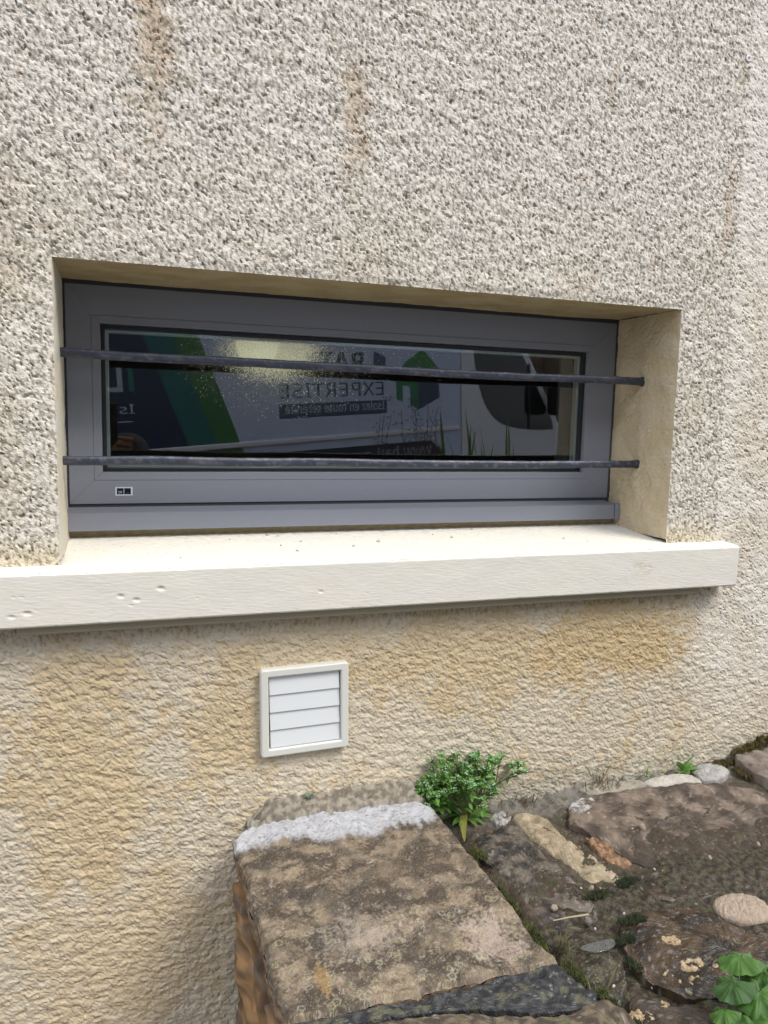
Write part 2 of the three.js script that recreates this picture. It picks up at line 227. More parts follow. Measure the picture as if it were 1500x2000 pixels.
// ---------------------------------------------------------------- the window
{
  const t = thing('window', 'wide low grey aluminium hopper window mirroring a lettered van', 'window');
  const grey = phys([0.215, 0.228, 0.268], 0.36, { clearcoat: 0.15, clearcoatRoughness: 0.35 }), black = std([0.012, 0.013, 0.016], 0.5), dark = std([0.05, 0.053, 0.065], 0.6);
  const poly = (pts, z0, z1, bevel = 0.0008) => { const s = new THREE.Shape(pts.map(([x, y]) => new THREE.Vector2(x, y))), g = new THREE.ExtrudeGeometry(s, { depth: z1 - z0 - 2 * bevel, bevelEnabled: bevel > 0, bevelThickness: bevel, bevelSize: bevel, bevelOffset: -bevel, bevelSegments: 2 }); g.translate(0, 0, z0 + bevel); return g; };
  // four mitred rails between an outer and an inner rectangle
  const ring = (name, o, i, z0, z1, mat, parent, gap = 0.0003, bevel = 0.0008) => {
    const [X0, X1, Y0, Y1] = o, [x0, x1, y0, y1] = i, d = gap, made = [];
    for (const pts of [[[X0 + d, Y0], [X1 - d, Y0], [x1 - d, y0], [x0 + d, y0]], [[X1, Y0 + d], [X1, Y1 - d], [x1, y1 - d], [x1, y0 + d]], [[X1 - d, Y1], [X0 + d, Y1], [x0 + d, y1], [x1 - d, y1]], [[X0, Y1 - d], [X0, Y0 + d], [x0, y0 + d], [x0, y1 - d]]]) made.push(part(name, poly(pts, z0, z1, bevel), mat, parent));
    return made;
  };
  const SO = [0.006, W - 0.007, 0.064, H - 0.007], SI = [0.047, 1.062, 0.106, 0.392], BI = [0.0615, 1.0475, 0.1205, 0.3785];
  // outer frame and the dark sealant round it
  ring('sealant', [-0.003, W + 0.003, 0.03, H + 0.004], [0.008, W - 0.009, 0.068, H - 0.009], -0.24, -0.1925, dark, t, 0, 0.0015);
  const sash = ring('sash_rail', SO, SI, -0.245, -0.19, grey, t, 0.0001, 0.0003);
  ring('glazing_bead', SI.map((v, k) => v + [0.0003, -0.0003, 0.0003, -0.0003][k]), BI, -0.235, -0.1893, grey, t, 0.0001, 0.0004);
  ring('gasket', BI.map((v, k) => v + [0.0002, -0.0002, 0.0002, -0.0002][k]), [0.069, 1.04, 0.1275, 0.3705], -0.23, -0.1995, black, t, 0, 0.001);
  // double glazing: two panes and the bright spacer between them
  const pane = phys([0.9, 0.97, 0.95], 0.0, { transmission: 1, thickness: 0, ior: 2.0 });
  const pg = () => new THREE.PlaneGeometry(0.985, 0.257);
  const g1 = part('pane', pg(), pane, t, [0.5545, 0.2495, -0.2065]);
  part('pane', pg(), phys([0.9, 0.97, 0.95], 0.0, { transmission: 1, thickness: 0, ior: 1.5, specularIntensity: 0.12 }), t, [0.5548, 0.2495, -0.2265]);
  ring('spacer', [0.066, 1.043, 0.1245, 0.3735], [0.0745, 1.0345, 0.133, 0.365], -0.2245, -0.2085, std([0.35, 0.37, 0.38], 0.4, { metalness: 0.5 }), t, 0, 0.0004);
  part('inner_frame', mergeGeometries([box(-0.01, 0.066, 0.03, H + 0.02, -0.3, -0.246), box(1.043, W + 0.01, 0.03, H + 0.02, -0.3, -0.246), box(0.066, 1.043, 0.03, 0.1245, -0.3, -0.246), box(0.066, 1.043, 0.3735, H + 0.02, -0.3, -0.246)]), dark, t);
  // beads of condensation on the outer pane
  const R = rng(31), bead = new THREE.SphereGeometry(1, 7, 4, 0, Math.PI * 2, 0, Math.PI / 2); bead.rotateX(Math.PI / 2);
  const M = [], mtx = new THREE.Matrix4();
  const damp = (x, y) => Math.min(1, spot(x, y, 0.365, 0.355, 0.115, 0.075, 1.3) * 1.1 + spot(x, y, 0.38, 0.33, 0.2, 0.12, 1.3) * 0.24 + spot(x, y, 0.62, 0.35, 0.3, 0.05, 1.3) * 0.06);
  for (let i = 0; i < 40000 && M.length < 3600; i++) {
    const x = lerp(0.16, 0.75, R()), y = lerp(0.2, 0.369, R()); if (R() > damp(x, y)) continue; M.push([x, y, 0.0003 + 0.0006 * R() * R()]);
  }
  const drops = new THREE.InstancedMesh(bead, phys([0.95, 0.96, 0.94], 1, { transmission: 0.85, thickness: 0, side: THREE.DoubleSide }), M.length);
  M.forEach(([x, y, s], i) => drops.setMatrixAt(i, mtx.makeScale(s, s * 1.1, s * 0.7).setPosition(x, y, -0.2061)));
  drops.name = 'condensation_beads'; drops.userData.kind = 'stuff'; shade(drops); t.add(drops);
  // the finer mist between the beads: a grainy film on the same pane
  const fw = 620, fh = 180, fd = new Uint8Array(fw * fh * 4), RF = rng(88);
  for (let j = 0; j < fh; j++) for (let i = 0; i < fw; i++) { const x = 0.16 + 0.6 * i / fw, y = 0.19 + 0.18 * j / fh, k = (j * fw + i) * 4, d = damp(x, y), a = d <= 0 ? 0 : (RF() < d * 1.15 ? 0.35 + 0.65 * RF() : 0.0) * Math.min(1, 0.25 + d); fd[k] = fd[k + 1] = fd[k + 2] = a * 255; fd[k + 3] = 255; }
  const ft = new THREE.DataTexture(fd, fw, fh); ft.magFilter = THREE.LinearFilter; ft.needsUpdate = true;
  const film = part('mist_film', new THREE.PlaneGeometry(0.6, 0.18), phys([0.95, 0.96, 0.94], 1, { transmission: 0.9, thickness: 0, side: THREE.DoubleSide, alphaMap: ft, transparent: true }), t, [0.46, 0.28, -0.2063]);
  // weather bar under the sash and the rough mortar strip below it
  const prof = new THREE.Shape([[-0.186, 0.0585], [-0.152, 0.0535], [-0.1488, 0.0515], [-0.1488, 0.0215], [-0.152, 0.0205], [-0.152, 0.025], [-0.186, 0.025]].map(([z, y]) => new THREE.Vector2(-z, y)));
  const wb = new THREE.ExtrudeGeometry(prof, { depth: W - 0.002 - 0.0155, bevelEnabled: false }); wb.rotateY(Math.PI / 2); wb.translate(0.002, 0, 0);
  part('weather_bar', wb, grey, t);
  part('end_cap', box(W - 0.0132, W - 0.001, 0.0205, 0.0548, -0.186, -0.1475, 0.0012), grey, t);
  part('mortar_strip', paint(new THREE.BoxGeometry(W - 0.004, 0.028, 0.03, 200, 4, 1).translate(W / 2, 0.017, -0.187), (x, y, z) => mulc([0.4, 0.32, 0.185], 1 + 0.3 * fbm(x * 40, y * 60, 3))), vcol(0.95), t);
  // maker's sticker on the lower rail, stuck upside down
  const cv = document.createElement('canvas'); cv.width = 256; cv.height = 128; const c = cv.getContext('2d');
  c.fillStyle = '#c3cbdc'; c.fillRect(0, 0, 256, 128); c.fillStyle = '#0a0c16'; c.fillRect(22, 18, 100, 92); c.fillRect(130, 18, 98, 92);
  c.save(); c.translate(128, 64); c.rotate(Math.PI); c.fillStyle = '#aab2c4'; c.font = 'bold 50px sans-serif'; c.textAlign = 'center'; c.fillText('AS', 56, 4); c.font = '20px sans-serif'; c.fillText('\u2022\u2022\u2022\u2022', -52, -22); c.restore();
  const tx = new THREE.CanvasTexture(cv); tx.colorSpace = THREE.SRGBColorSpace;
  part('sticker', new THREE.PlaneGeometry(0.0295, 0.0155), new THREE.MeshStandardMaterial({ map: tx, roughness: 0.35 }), t, [0.0965, 0.086, -0.18985], { label: 'small black and white sticker upside down' });
}
// ---------------------------------------------------------------- two iron bars across the opening
{
  const iron = vcol(0.46, { metalness: 0.25 });
  const bar = (label, yl, yr, h, seed) => {
    const t = thing('window_bar', label, 'bar', [0, 0, 0], 'iron bars across the window'), n = 420, sec = [], P = [], C = [], I = [], m = 12;
    for (let k = 0; k < m; k++) { const a = (k + 0.5) / m * Math.PI * 2, c = Math.cos(a), s = Math.sin(a), q = Math.pow(Math.pow(Math.abs(c), 7) + Math.pow(Math.abs(s), 7), -1 / 7); sec.push([c * q, s * q]); }
    for (let i = 0; i <= n; i++) {
      const f = i / n, x = lerp(-0.012, W + 0.012, f), y = lerp(yl, yr, f) + 0.0016 * N2(x * 3, seed) - 0.002 * Math.sin(f * Math.PI), z = -0.1 + 0.002 * N2(x * 2.4, seed + 5), fl = 1 + 0.12 * sst(W - 0.02, W - 0.004, x);
      for (let k = 0; k < m; k++) {
        const [a, b] = sec[k], w = 1 + 0.05 * N3(x * 60, k * 0.7, seed) + 0.045 * N3(x * 14, k, seed + 3);
        P.push(x, y + b * h * 0.5 * w * fl, z + a * 0.0062 * w * fl);
        const chip = sst(0.22, 0.42, fbm3(x * 42, b * 0.9, a * 0.9 + seed, 3)), rust = sst(0.42, 0.6, N3(x * 11, b * 0.6, a + seed * 2));
        C.push(...mulc(mixc(mixc([0.05, 0.057, 0.078], [0.15, 0.165, 0.205], chip * 0.6), [0.17, 0.15, 0.155], rust * 0.35), 1 + 0.25 * N3(x * 140, b * 2, a * 2)));
        if (i) { const p = (i - 1) * m + k, q = (i - 1) * m + (k + 1) % m; I.push(p, q, p + m, q, q + m, p + m); }
      }
    }
    let g = new THREE.BufferGeometry(); g.setAttribute('position', new THREE.Float32BufferAttribute(P, 3)); g.setAttribute('color', new THREE.Float32BufferAttribute(C, 3)); g.setIndex(I); g.computeVertexNormals();
    part('rod', g, iron, t);
    const plug = rock(0.008, 0.018, 0.014, seed * 3, 0.0018, () => [0.05, 0.05, 0.052], 8, 0.6); plug.translate(W + 0.001, yr, -0.1); part('plug', plug, vcol(0.9), t);
  };
  bar('upper dark iron bar with chipped paint across the window', 0.3195, 0.315, 0.0152, 2);
  bar('lower dark iron bar with worn grey top across the window', 0.1475, 0.1425, 0.0148, 9);
}

// ---------------------------------------------------------------- louvred air vent
{
  const t = thing('air_vent', 'square off-white plastic air vent with four louvres below the sill', 'air vent', [0.384, -0.2727, 0.004]);
  t.rotation.z = 0.018;
  const pl = std([0.66, 0.655, 0.6], 0.45), sl = std([0.7, 0.72, 0.72], 0.42);
  const rr = (s, a, r) => { s.moveTo(-a + r, -a); s.lineTo(a - r, -a); s.quadraticCurveTo(a, -a, a, -a + r); s.lineTo(a, a - r); s.quadraticCurveTo(a, a, a - r, a); s.lineTo(-a + r, a); s.quadraticCurveTo(-a, a, -a, a - r); s.lineTo(-a, -a + r); s.quadraticCurveTo(-a, -a, -a + r, -a); return s; };
  const s = rr(new THREE.Shape(), 0.077, 0.006), hole = rr(new THREE.Path(), 0.0632, 0.0015); s.holes.push(hole);
  const g = new THREE.ExtrudeGeometry(s, { depth: 0.0125, bevelEnabled: true, bevelThickness: 0.003, bevelSize: 0.003, bevelOffset: -0.003, bevelSegments: 4, curveSegments: 6 });
  part('frame', g, pl, t);
  part('back_plate', box(-0.066, 0.066, -0.066, 0.066, -0.001, 0.0015), std([0.08, 0.08, 0.08]), t);
  const lou = box(-0.0615, 0.0615, -0.0158, 0.0158, -0.0011, 0.0011, 0.0009);
  for (let i = 0; i < 4; i++) { const m = part('louvre', lou, sl, t, [0.0003 * i, 0.0466 - i * 0.0311, 0.0085]); m.rotation.x = -0.1; m.rotation.z = [0.002, -0.003, 0.001, 0.0025][i]; }
}

// a small lamp burning inside, close behind the misted part of the glass
{
  const t = thing('room_lamp', 'warm lit globe lamp inside the dark room behind the misted glass', 'lamp', [0.37, 0.375, -0.4]);
  part('globe', new THREE.SphereGeometry(0.045, 24, 16), std([0.8, 0.75, 0.6], 0.6, { emissive: new THREE.Color().setRGB(1, 0.86, 0.55), emissiveIntensity: 0.19 }), t);
  part('holder', new THREE.CylinderGeometry(0.018, 0.022, 0.06, 16).translate(0, 0.075, 0), std([0.05, 0.05, 0.05]), t); part('cord', new THREE.CylinderGeometry(0.003, 0.003, 1.82, 8).translate(0, 1.0, 0), std([0.05, 0.05, 0.05]), t);
  const l = new THREE.PointLight(0xffedc8, 0.05); l.castShadow = true; l.shadow.radius = 2; t.add(l);
}

// ---------------------------------------------------------------- ground, terrace and the low stone wall beside it
const groundY = (x, z) => -1.24 + clamp(0.0712 * (x - 1.68), -0.3, 0.3);
{
  const g = sheet(rows([-60, -4, 4], [-4, 8, 0.1], [8, 60, 4]), rows([-60, -2, 4], [-2, 9, 0.1], [9, 60, 4]), (x, z) => [x, groundY(x, z) + 0.006 * fbm(x * 3, z * 3, 3), z, ...mulc(mixc([0.09, 0.085, 0.078], [0.14, 0.13, 0.115], sst(-0.3, 0.4, fbm(x * 1.5, z * 1.5, 4))), 1 + 0.15 * N2(x * 9, z * 9))], { flip: true });
  structure('driveway', g, vcol(0.92));
}
const dryEarth = [0.058, 0.039, 0.024], wetEarth = [0.018, 0.0115, 0.0065], greyGrit = [0.085, 0.066, 0.046];
function terraceY(x, z) {
  const b = -0.512 + 0.012 * sst(0.82, 1.0, x) + 0.03 * sst(1.3, 1.5, x) * sst(0.12, 0, z) - 0.018 * sst(0.25, 0.5, z);
  const groove = Math.max(sst(0.05, 0.0, Math.abs(x - 0.625 + 0.01 * N2(z * 14, 3))) * 0.022);
  return b - groove + 0.008 * fbm(x * 11, z * 11, 3) + 0.0016 * fbm(x * 60, z * 60, 3) + 0.0005 * N2(x * 260, z * 260) + 0.008 * sst(0.045, 0, z) * (0.6 + N2(x * 40, 2));
}
const wetness = (x, z) => sst(0.0, 0.3, spot(x, z, 0.95, 0.37, 0.36, 0.12, 2) + spot(x, z, 0.78, 0.48, 0.26, 0.15, 2) + 0.45 * fbm(x * 13, z * 13, 3) - 0.1);
function terraceColor(x, z) {
  const f = fbm(x * 16, z * 16, 4), g = fbm(x * 70, z * 70, 3), s = N2(x * 330, z * 330), w = wetness(x, z);
  let c = mixc(dryEarth, greyGrit, sst(-0.2, 0.45, f + 0.5 * g));
  c = mixc(c, [0.25, 0.235, 0.2], sst(0.09, 0.02, z + 0.03 * f) * 0.7);
  c = mixc(c, mixc(wetEarth, [0.07, 0.055, 0.03], sst(-0.2, 0.3, g)), w * 0.92);
  c = mixc(c, [0.055, 0.06, 0.025], 0.6 * sst(0.15, 0.4, fbm(x * 26 + 9, z * 26, 4)));
  if (s > 0.74) c = mixc(c, [0.3, 0.26, 0.2], (1 - w * 0.8) * 0.45); if (s < -0.7) c = mulc(c, 0.6);
  return mulc(c, 1 + 0.2 * g);
}
const terrace = (() => { const o = new THREE.Group(); o.name = 'terrace'; o.userData.kind = 'structure'; scene.add(o); return o; })();
{
  const wn = 256, wd = new Uint8Array(wn * wn * 4);
  for (let j = 0; j < wn; j++) for (let i = 0; i < wn; i++) { const x = 0.5 + i / wn * 1.2, z = -0.1 + j / wn * 1.2, k = (j * wn + i) * 4, r = lerp(0.95, 0.4, wetness(x, z) * sst(-0.35, 0.15, fbm(x * 60, z * 60, 3))); wd[k] = wd[k + 1] = wd[k + 2] = r * 255; wd[k + 3] = 255; }
  const wt = new THREE.DataTexture(wd, wn, wn); wt.magFilter = THREE.LinearFilter; wt.wrapS = wt.wrapT = THREE.RepeatWrapping; wt.needsUpdate = true;
  const xs = rows([0.5, 1.52, 0.0028], [1.52, 2.9, 0.03]), zs = rows([-0.02, 0.68, 0.0028], [0.68, 1.4, 0.02]);
  const g = sheet(xs, zs, (x, z) => [x, terraceY(x, z), z, ...terraceColor(x, z)], { flip: true }), uv = g.attributes.uv;
  for (let i = 0; i < uv.count; i++) uv.setXY(i, (uv.getX(i) - 0.5) / 1.2, (uv.getY(i) + 0.1) / 1.2);
  const bedGrain = grain.clone(); bedGrain.repeat.set(4.8, 4.8); bedGrain.needsUpdate = true; const bm = vcol(1, { bumpMap: bedGrain, bumpScale: 0.0016 }); bm.roughnessMap = wt; part('earth_bed', g, bm, terrace);
  part('terrace_core', box(0.52, 2.9, -1.6, -0.56, 0.012, 1.38), std([0.2, 0.17, 0.13], 0.95), terrace);
  const tone = (a, b, k = 20, rough = 0.25) => (x, z) => { const c = mixc(a, b, sst(-0.35, 0.4, fbm(x * k, z * k, 4))); const s = N2(x * 340, z * 340); return mulc(s > 0.66 ? mixc(c, [0.42, 0.38, 0.32], 0.35) : s < -0.68 ? mulc(c, 0.6) : c, 1 + rough * fbm(x * 90, z * 90, 3)); };
  const bumpy = { bumpMap: grain, bumpScale: 0.0011 }, dry = vcol(0.92, bumpy), damp = vcol(0.55, bumpy), wet = vcol(0.42, bumpy);
  const plane = (y, sx = 0, sz = 0, x0 = 0.9, z0 = 0.3, amp = 0.006) => (x, z) => y + sx * (x - x0) + sz * (z - z0) + amp * fbm(x * 18, z * 18, 4);
  const stones = [
    ['paving_stone', [[0.665, 0.116], [0.711, 0.094], [0.765, 0.081], [0.766, 0.179], [0.783, 0.247], [0.787, 0.302], [0.762, 0.347], [0.712, 0.358], [0.672, 0.338], [0.668, 0.275], [0.666, 0.192]], plane(-0.509, 0.02, -0.05, 0.72, 0.2), tone([0.03, 0.026, 0.022], [0.14, 0.115, 0.088], 22), damp],
    ['mortar_patch', [[0.773, 0.057], [0.817, 0.054], [0.83, 0.105], [0.834, 0.16], [0.848, 0.229], [0.852, 0.283], [0.823, 0.303], [0.796, 0.272], [0.785, 0.206], [0.772, 0.128]], plane(-0.507, 0, -0.04, 0.8, 0.15, 0.008), tone([0.25, 0.195, 0.115], [0.38, 0.31, 0.21], 25, 0.2), dry],
    ['paving_stone', [[0.861, 0.109], [0.944, 0.051], [1.04, 0.049], [1.157, 0.059], [1.243, 0.084], [1.291, 0.149], [1.169, 0.27], [1.078, 0.293], [0.971, 0.292], [0.898, 0.254], [0.885, 0.185]], plane(-0.497, 0.012, -0.06, 1.0, 0.15, 0.007), (x, z) => mixc(tone([0.07, 0.05, 0.036], [0.205, 0.155, 0.115], 12)(x, z), [0.03, 0.02, 0.013], 0.9 * sst(0.15, 0.29, z + 0.1 * fbm(x * 18, z * 18, 3))), vcol(0.75, bumpy)],
    ['paving_stone', [[0.862, 0.276], [0.95, 0.302], [1.066, 0.304], [1.18, 0.29], [1.26, 0.34], [1.2, 0.42], [1.09, 0.4], [1.02, 0.362], [0.93, 0.362], [0.87, 0.335]], plane(-0.508, 0, -0.04, 1, 0.32, 0.005), tone([0.022, 0.0145, 0.009], [0.07, 0.047, 0.03], 18, 0.5), wet],
    ['paving_stone', [[0.795, 0.365], [0.862, 0.358], [0.93, 0.385], [0.96, 0.44], [1.03, 0.46], [1.06, 0.53], [0.95, 0.56], [0.86, 0.535], [0.785, 0.515], [0.752, 0.474], [0.76, 0.41]], plane(-0.5145, 0, -0.05, 0.85, 0.44, 0.006), tone([0.02, 0.013, 0.0075], [0.08, 0.052, 0.03], 15, 0.5), wet],
    ['paving_stone', [[0.698, 0.408], [0.74, 0.406], [0.745, 0.432], [0.712, 0.484], [0.678, 0.506], [0.662, 0.476], [0.666, 0.432]], plane(-0.52, 0, -0.03, 0.7, 0.45, 0.006), tone([0.022, 0.02, 0.012], [0.07, 0.058, 0.03], 26), damp],
    ['paving_stone', [[0.715, 0.496], [0.754, 0.524], [0.85, 0.546], [0.92, 0.566], [0.9, 0.62], [0.777, 0.65], [0.69, 0.62], [0.682, 0.54]], plane(-0.519, 0, -0.05, 0.76, 0.55, 0.007), tone([0.028, 0.02, 0.014], [0.085, 0.062, 0.043], 22), wet],
    ['pale_stone', [[0.952, 0.375], [0.989, 0.365], [1.023, 0.378], [1.033, 0.404], [1.003, 0.434], [0.959, 0.429], [0.94, 0.402]], (x, z) => -0.51 + 0.007 * spot(x, z, 0.985, 0.4, 0.06, 0.045) + 0.0008 * N2((x + z) * 160, (x - z) * 25), (x, z) => mulc([0.34, 0.265, 0.2], 1 + 0.28 * N2((x + z) * 190, (x - z) * 30) + 0.1 * fbm(x * 60, z * 60, 2)), dry],
    ['mortar_patch', [[1.212, 0.022], [1.25, 0.008], [1.291, 0.012], [1.292, 0.043], [1.249, 0.068], [1.212, 0.06]], (x, z) => -0.495 + 0.013 * spot(x, z, 1.25, 0.035, 0.06, 0.05), tone([0.3, 0.285, 0.26], [0.42, 0.4, 0.37], 30, 0.15), dry],
    ['mortar_patch', [[1.083, 0.032], [1.144, 0.024], [1.196, 0.036], [1.204, 0.062], [1.152, 0.062], [1.094, 0.055]], (x, z) => -0.4925 + 0.006 * spot(x, z, 1.15, 0.045, 0.08, 0.03), tone([0.42, 0.385, 0.33], [0.5, 0.46, 0.4], 24, 0.1), dry],
    ['mortar_patch', [[0.94, 0.022], [1.0, 0.014], [1.07, 0.016], [1.09, 0.04], [1.03, 0.046], [0.96, 0.044]], (x, z) => -0.492 + 0.005 * fbm(x * 20, z * 20, 3), tone([0.26, 0.235, 0.18], [0.35, 0.31, 0.25], 24, 0.15), dry],
    ['paving_stone', [[1.33, 0.018], [1.42, 0.012], [1.54, 0.014], [1.56, 0.09], [1.46, 0.16], [1.36, 0.175], [1.322, 0.12]], plane(-0.472, 0.03, -0.08, 1.4, 0.08), tone([0.15, 0.115, 0.09], [0.24, 0.2, 0.165], 18), dry],
    ['pale_patch', [[0.885, 0.072], [0.93, 0.05], [0.952, 0.06], [0.918, 0.092], [0.89, 0.096]], (x, z) => -0.4945 + 0.005 * fbm(x * 40, z * 40, 3), tone([0.2, 0.18, 0.16], [0.42, 0.4, 0.38], 60, 0.25), dry],
    ['pale_patch', [[0.729, 0.048], [0.762, 0.034], [0.775, 0.05], [0.74, 0.076]], (x, z) => -0.5075 + 0.008 * fbm(x * 40, z * 40, 3), tone([0.3, 0.28, 0.25], [0.46, 0.44, 0.41], 60, 0.2), dry],
    ['rust_patch', [[0.864, 0.165], [0.885, 0.192], [0.886, 0.225], [0.896, 0.25], [0.876, 0.258], [0.858, 0.239], [0.856, 0.2]], (x, z) => -0.503 - 0.06 * (z - 0.2) + 0.008 * fbm(x * 40, z * 40, 3), tone([0.16, 0.09, 0.05], [0.32, 0.19, 0.1], 50, 0.3), dry],
    ...[[0.833, 0.424, 0.014], [0.814, 0.457, 0.013], [0.83, 0.472, 0.021], [0.806, 0.5, 0.02], [0.702, 0.531, 0.02], [0.785, 0.478, 0.009], [0.86, 0.485, 0.008], [0.745, 0.52, 0.009]].map(([x, z, r], i) => ['ochre_patch', Array.from({ length: 9 }, (_, k) => { const a = k / 9 * 6.283, q = r * (0.75 + 0.5 * hash(k, i, 3)); return [x + q * Math.cos(a), z + q * 0.7 * Math.sin(a)]; }), (X, Z) => -0.515 - 0.05 * (Z - 0.44) + 0.005 * fbm(X * 60, Z * 60, 3), tone([0.3, 0.2, 0.1], [0.42, 0.32, 0.19], 60, 0.2), vcol(0.6)]),
  ];
  stones.forEach(([name, o, top, col, mat], i) => part(name, flag(o, top, 0.03, col, o.length > 9 ? 40 : 22, o.length > 9 ? 160 : 80, 0.0018, 0.005), mat, terrace));
  // loose pebbles and grit grains
  const R = rng(9), pebs = [0, 1, 2, 3].map((k) => rock(1, 0.6, 0.8, k * 5 + 1, 0.09, () => [1, 1, 1], 5, 0.85)), pm = [[0.42, 0.4, 0.36], [0.28, 0.22, 0.16], [0.55, 0.53, 0.5], [0.2, 0.11, 0.06], [0.16, 0.14, 0.12]].map((c) => std(c, 0.75));
  const put = (x, z, s, k = (R() * 5) | 0) => { const m = part('pebble', pebs[(R() * 4) | 0], pm[k], terrace); m.scale.setScalar(s); m.position.set(x, terraceY(x, z) + 0.008 + s * 0.1, z); m.rotation.set(R(), R() * 6, R()); return m; };
  for (let i = 0; i < 45; i++) { const x = lerp(0.64, 1.4, R()), z = lerp(0.05, 0.56, R()); put(x, z, 0.0022 + 0.0045 * Math.pow(R(), 3)); }
  for (const [x, z, s, k] of [[0.97, 0.178, 0.013, 1], [1.13, 0.285, 0.007, 1], [0.703, 0.318, 0.01, 1], [1.33, 0.11, 0.014, 4], [1.36, 0.08, 0.01, 0], [0.735, 0.36, 0.012, 4], [0.78, 0.3, 0.009, 1], [0.86, 0.17, 0.007, 3]]) put(x, z, s, k);
}
// the coping of the low wall that runs out from the house, its stones and mortar
const copingY = (x, z) => -0.45 + 0.0045 * fbm(x * 9, z * 7, 4) + 0.0026 * fbm(x * 30 + 3, z * 22, 3) - 0.0035 * sst(0.25, 0.5, fbm(x * 11 + 5, z * 13, 3)) + 0.00035 * N2(x * 220, z * 220) - 0.012 * spot(x, z, 0.555, 0.43, 0.07, 0.06);
{
  const t = thing('stone_wall', 'low rubble wall with a lichened brown coping slab against the house', 'stone wall');
  const R = rng(41), rings = [];
  for (let i = 0; i < 520; i++) { const z = lerp(0.2, 0.485, Math.pow(R(), 0.55)), x = lerp(0.26, 0.6, R()); if (z < 0.34 && R() > 0.35) continue; rings.push([x, z, 0.0015 + 0.0045 * Math.pow(R(), 3), R()]); }
  const cracks = [[[0.357, 0.234], [0.335, 0.262], [0.32, 0.255], [0.318, 0.3]], [[0.43, 0.3], [0.36, 0.335], [0.35, 0.4]], [[0.49, 0.21], [0.55, 0.25], [0.6, 0.245]]];
  const seg = (p, q, x, z) => { const t = clamp(((x - p[0]) * (q[0] - p[0]) + (z - p[1]) * (q[1] - p[1])) / ((q[0] - p[0]) ** 2 + (q[1] - p[1]) ** 2), 0, 1); return Math.hypot(p[0] + t * (q[0] - p[0]) - x, p[1] + t * (q[1] - p[1]) - z); };
  const crack = (x, z) => { let m = 1; for (const c of cracks) for (let i = 1; i < c.length; i++) m = Math.min(m, seg(c[i - 1], c[i], x, z)); return m; };
  const whiteEdge = (x) => 0.112 + 0.012 * N2(x * 22, 1) + 0.018 * sst(0.33, 0.42, x) - 0.02 * sst(0.47, 0.6, x) + 0.008 * N2(x * 70, 4);
  const whiteBack = (x) => 0.058 - 0.012 * sst(0.26, 0.38, x) + 0.004 * N2(x * 60, 2);
  function slabColor(x, z) {
    const qx = x + 0.01 * fbm(x * 14, z * 14, 2), qz = z + 0.01 * fbm(x * 14 + 50, z * 14, 2), f = fbm(qx * 10, qz * 16, 5), g = 0.6 * fbm(qx * 32 + 2, qz * 32, 4) + 0.6 * fbm(x * 120, z * 120, 3), s = N2(x * 360, z * 360);
    let c = mixc([0.07, 0.052, 0.034], [0.25, 0.19, 0.125], sst(-0.4, 0.5, f + 0.6 * g));
    c = mixc(c, [0.06, 0.05, 0.038], 0.85 * sst(-0.1, 0.6, fbm(qx * 13 + 8, qz * 10, 4) + 0.5 * g + 0.22 * (spot(x, z, 0.33, 0.31, 0.11, 0.07) + spot(x, z, 0.52, 0.445, 0.09, 0.04) + spot(x, z, 0.41, 0.3, 0.09, 0.06) - 0.35)));
    c = mixc(c, [0.4, 0.31, 0.25], 0.7 * sst(0.1, 0.85, spot(x, z, 0.545, 0.415, 0.06, 0.07, 1.2) + 0.9 * g)); c = mixc(c, [0.36, 0.3, 0.25], 0.45 * sst(0.15, 0.85, spot(x, z, 0.38, 0.37, 0.08, 0.07, 1.2) + 0.9 * g));
    c = mixc(c, [0.32, 0.2, 0.07], 0.6 * sst(0.3, 0.7, spot(x, z, 0.31, 0.43, 0.016, 0.04, 1.5) + 0.5 * g));
    c = mixc(c, [0.1, 0.07, 0.045], 0.55 * sst(0.25, 0.7, spot(x, z, 0.5, 0.24, 0.1, 0.03, 1.5) + 0.6 * g));
    
    for (const [a, b, r, q] of rings) { const dx = x - a, dz = z - b; if (Math.abs(dx) > r * 1.5 || Math.abs(dz) > r * 1.5) continue; const d = Math.hypot(dx, dz) / (r * (1 + 0.16 * N2(dx * 500 + a * 90, dz * 500))); if (d < 1) c = mixc(c, q > 0.45 ? [0.3, 0.27, 0.14] : [0.36, 0.33, 0.25], d > 0.66 ? 0.62 : 0.07); }
    if (s > 0.66) c = mixc(c, [0.4, 0.35, 0.27], 0.4); if (s < -0.62) c = mulc(c, 0.55);
    // lime run-off along the house end of the slab
    const w = sst(whiteEdge(x) + 0.012, whiteEdge(x) - 0.012, z + 0.022 * g) * sst(whiteBack(x) - 0.002, whiteBack(x) + 0.003, z), pk = worley(x / 0.011, z / 0.008, 71), nib = pk[2] > 0.6 && pk[0] < 0.25 + 0.12 * g ? 0.5 : 0;
    c = mixc(c, [0.44, 0.44, 0.455], w * (1 - nib) * (0.8 + 0.2 * sst(-0.3, 0.2, g))); if (z < whiteBack(x)) c = mixc(c, mixc([0.23, 0.21, 0.17], [0.33, 0.31, 0.27], sst(-0.2, 0.3, g)), 0.9);
    return mulc(c, 1 + 0.14 * g);
  }
  const slabTop = (x, z) => { const w = z > whiteBack(x) ? 0 : 1, pk = worley(x / 0.011, z / 0.008, 71); return copingY(x, z) + (z < whiteEdge(x) && !w ? 0.0004 - 0.0012 * (pk[2] > 0.6 ? sst(0.35, 0.15, pk[0]) : 0) : 0) - 0.003 * sst(0.0022, 0.0006, crack(x + 0.006 * fbm(x * 50, z * 50, 3), z + 0.006 * fbm(x * 50 + 9, z * 50, 3))) + w * (0.004 * fbm(x * 60, z * 60, 3) - 0.002); };
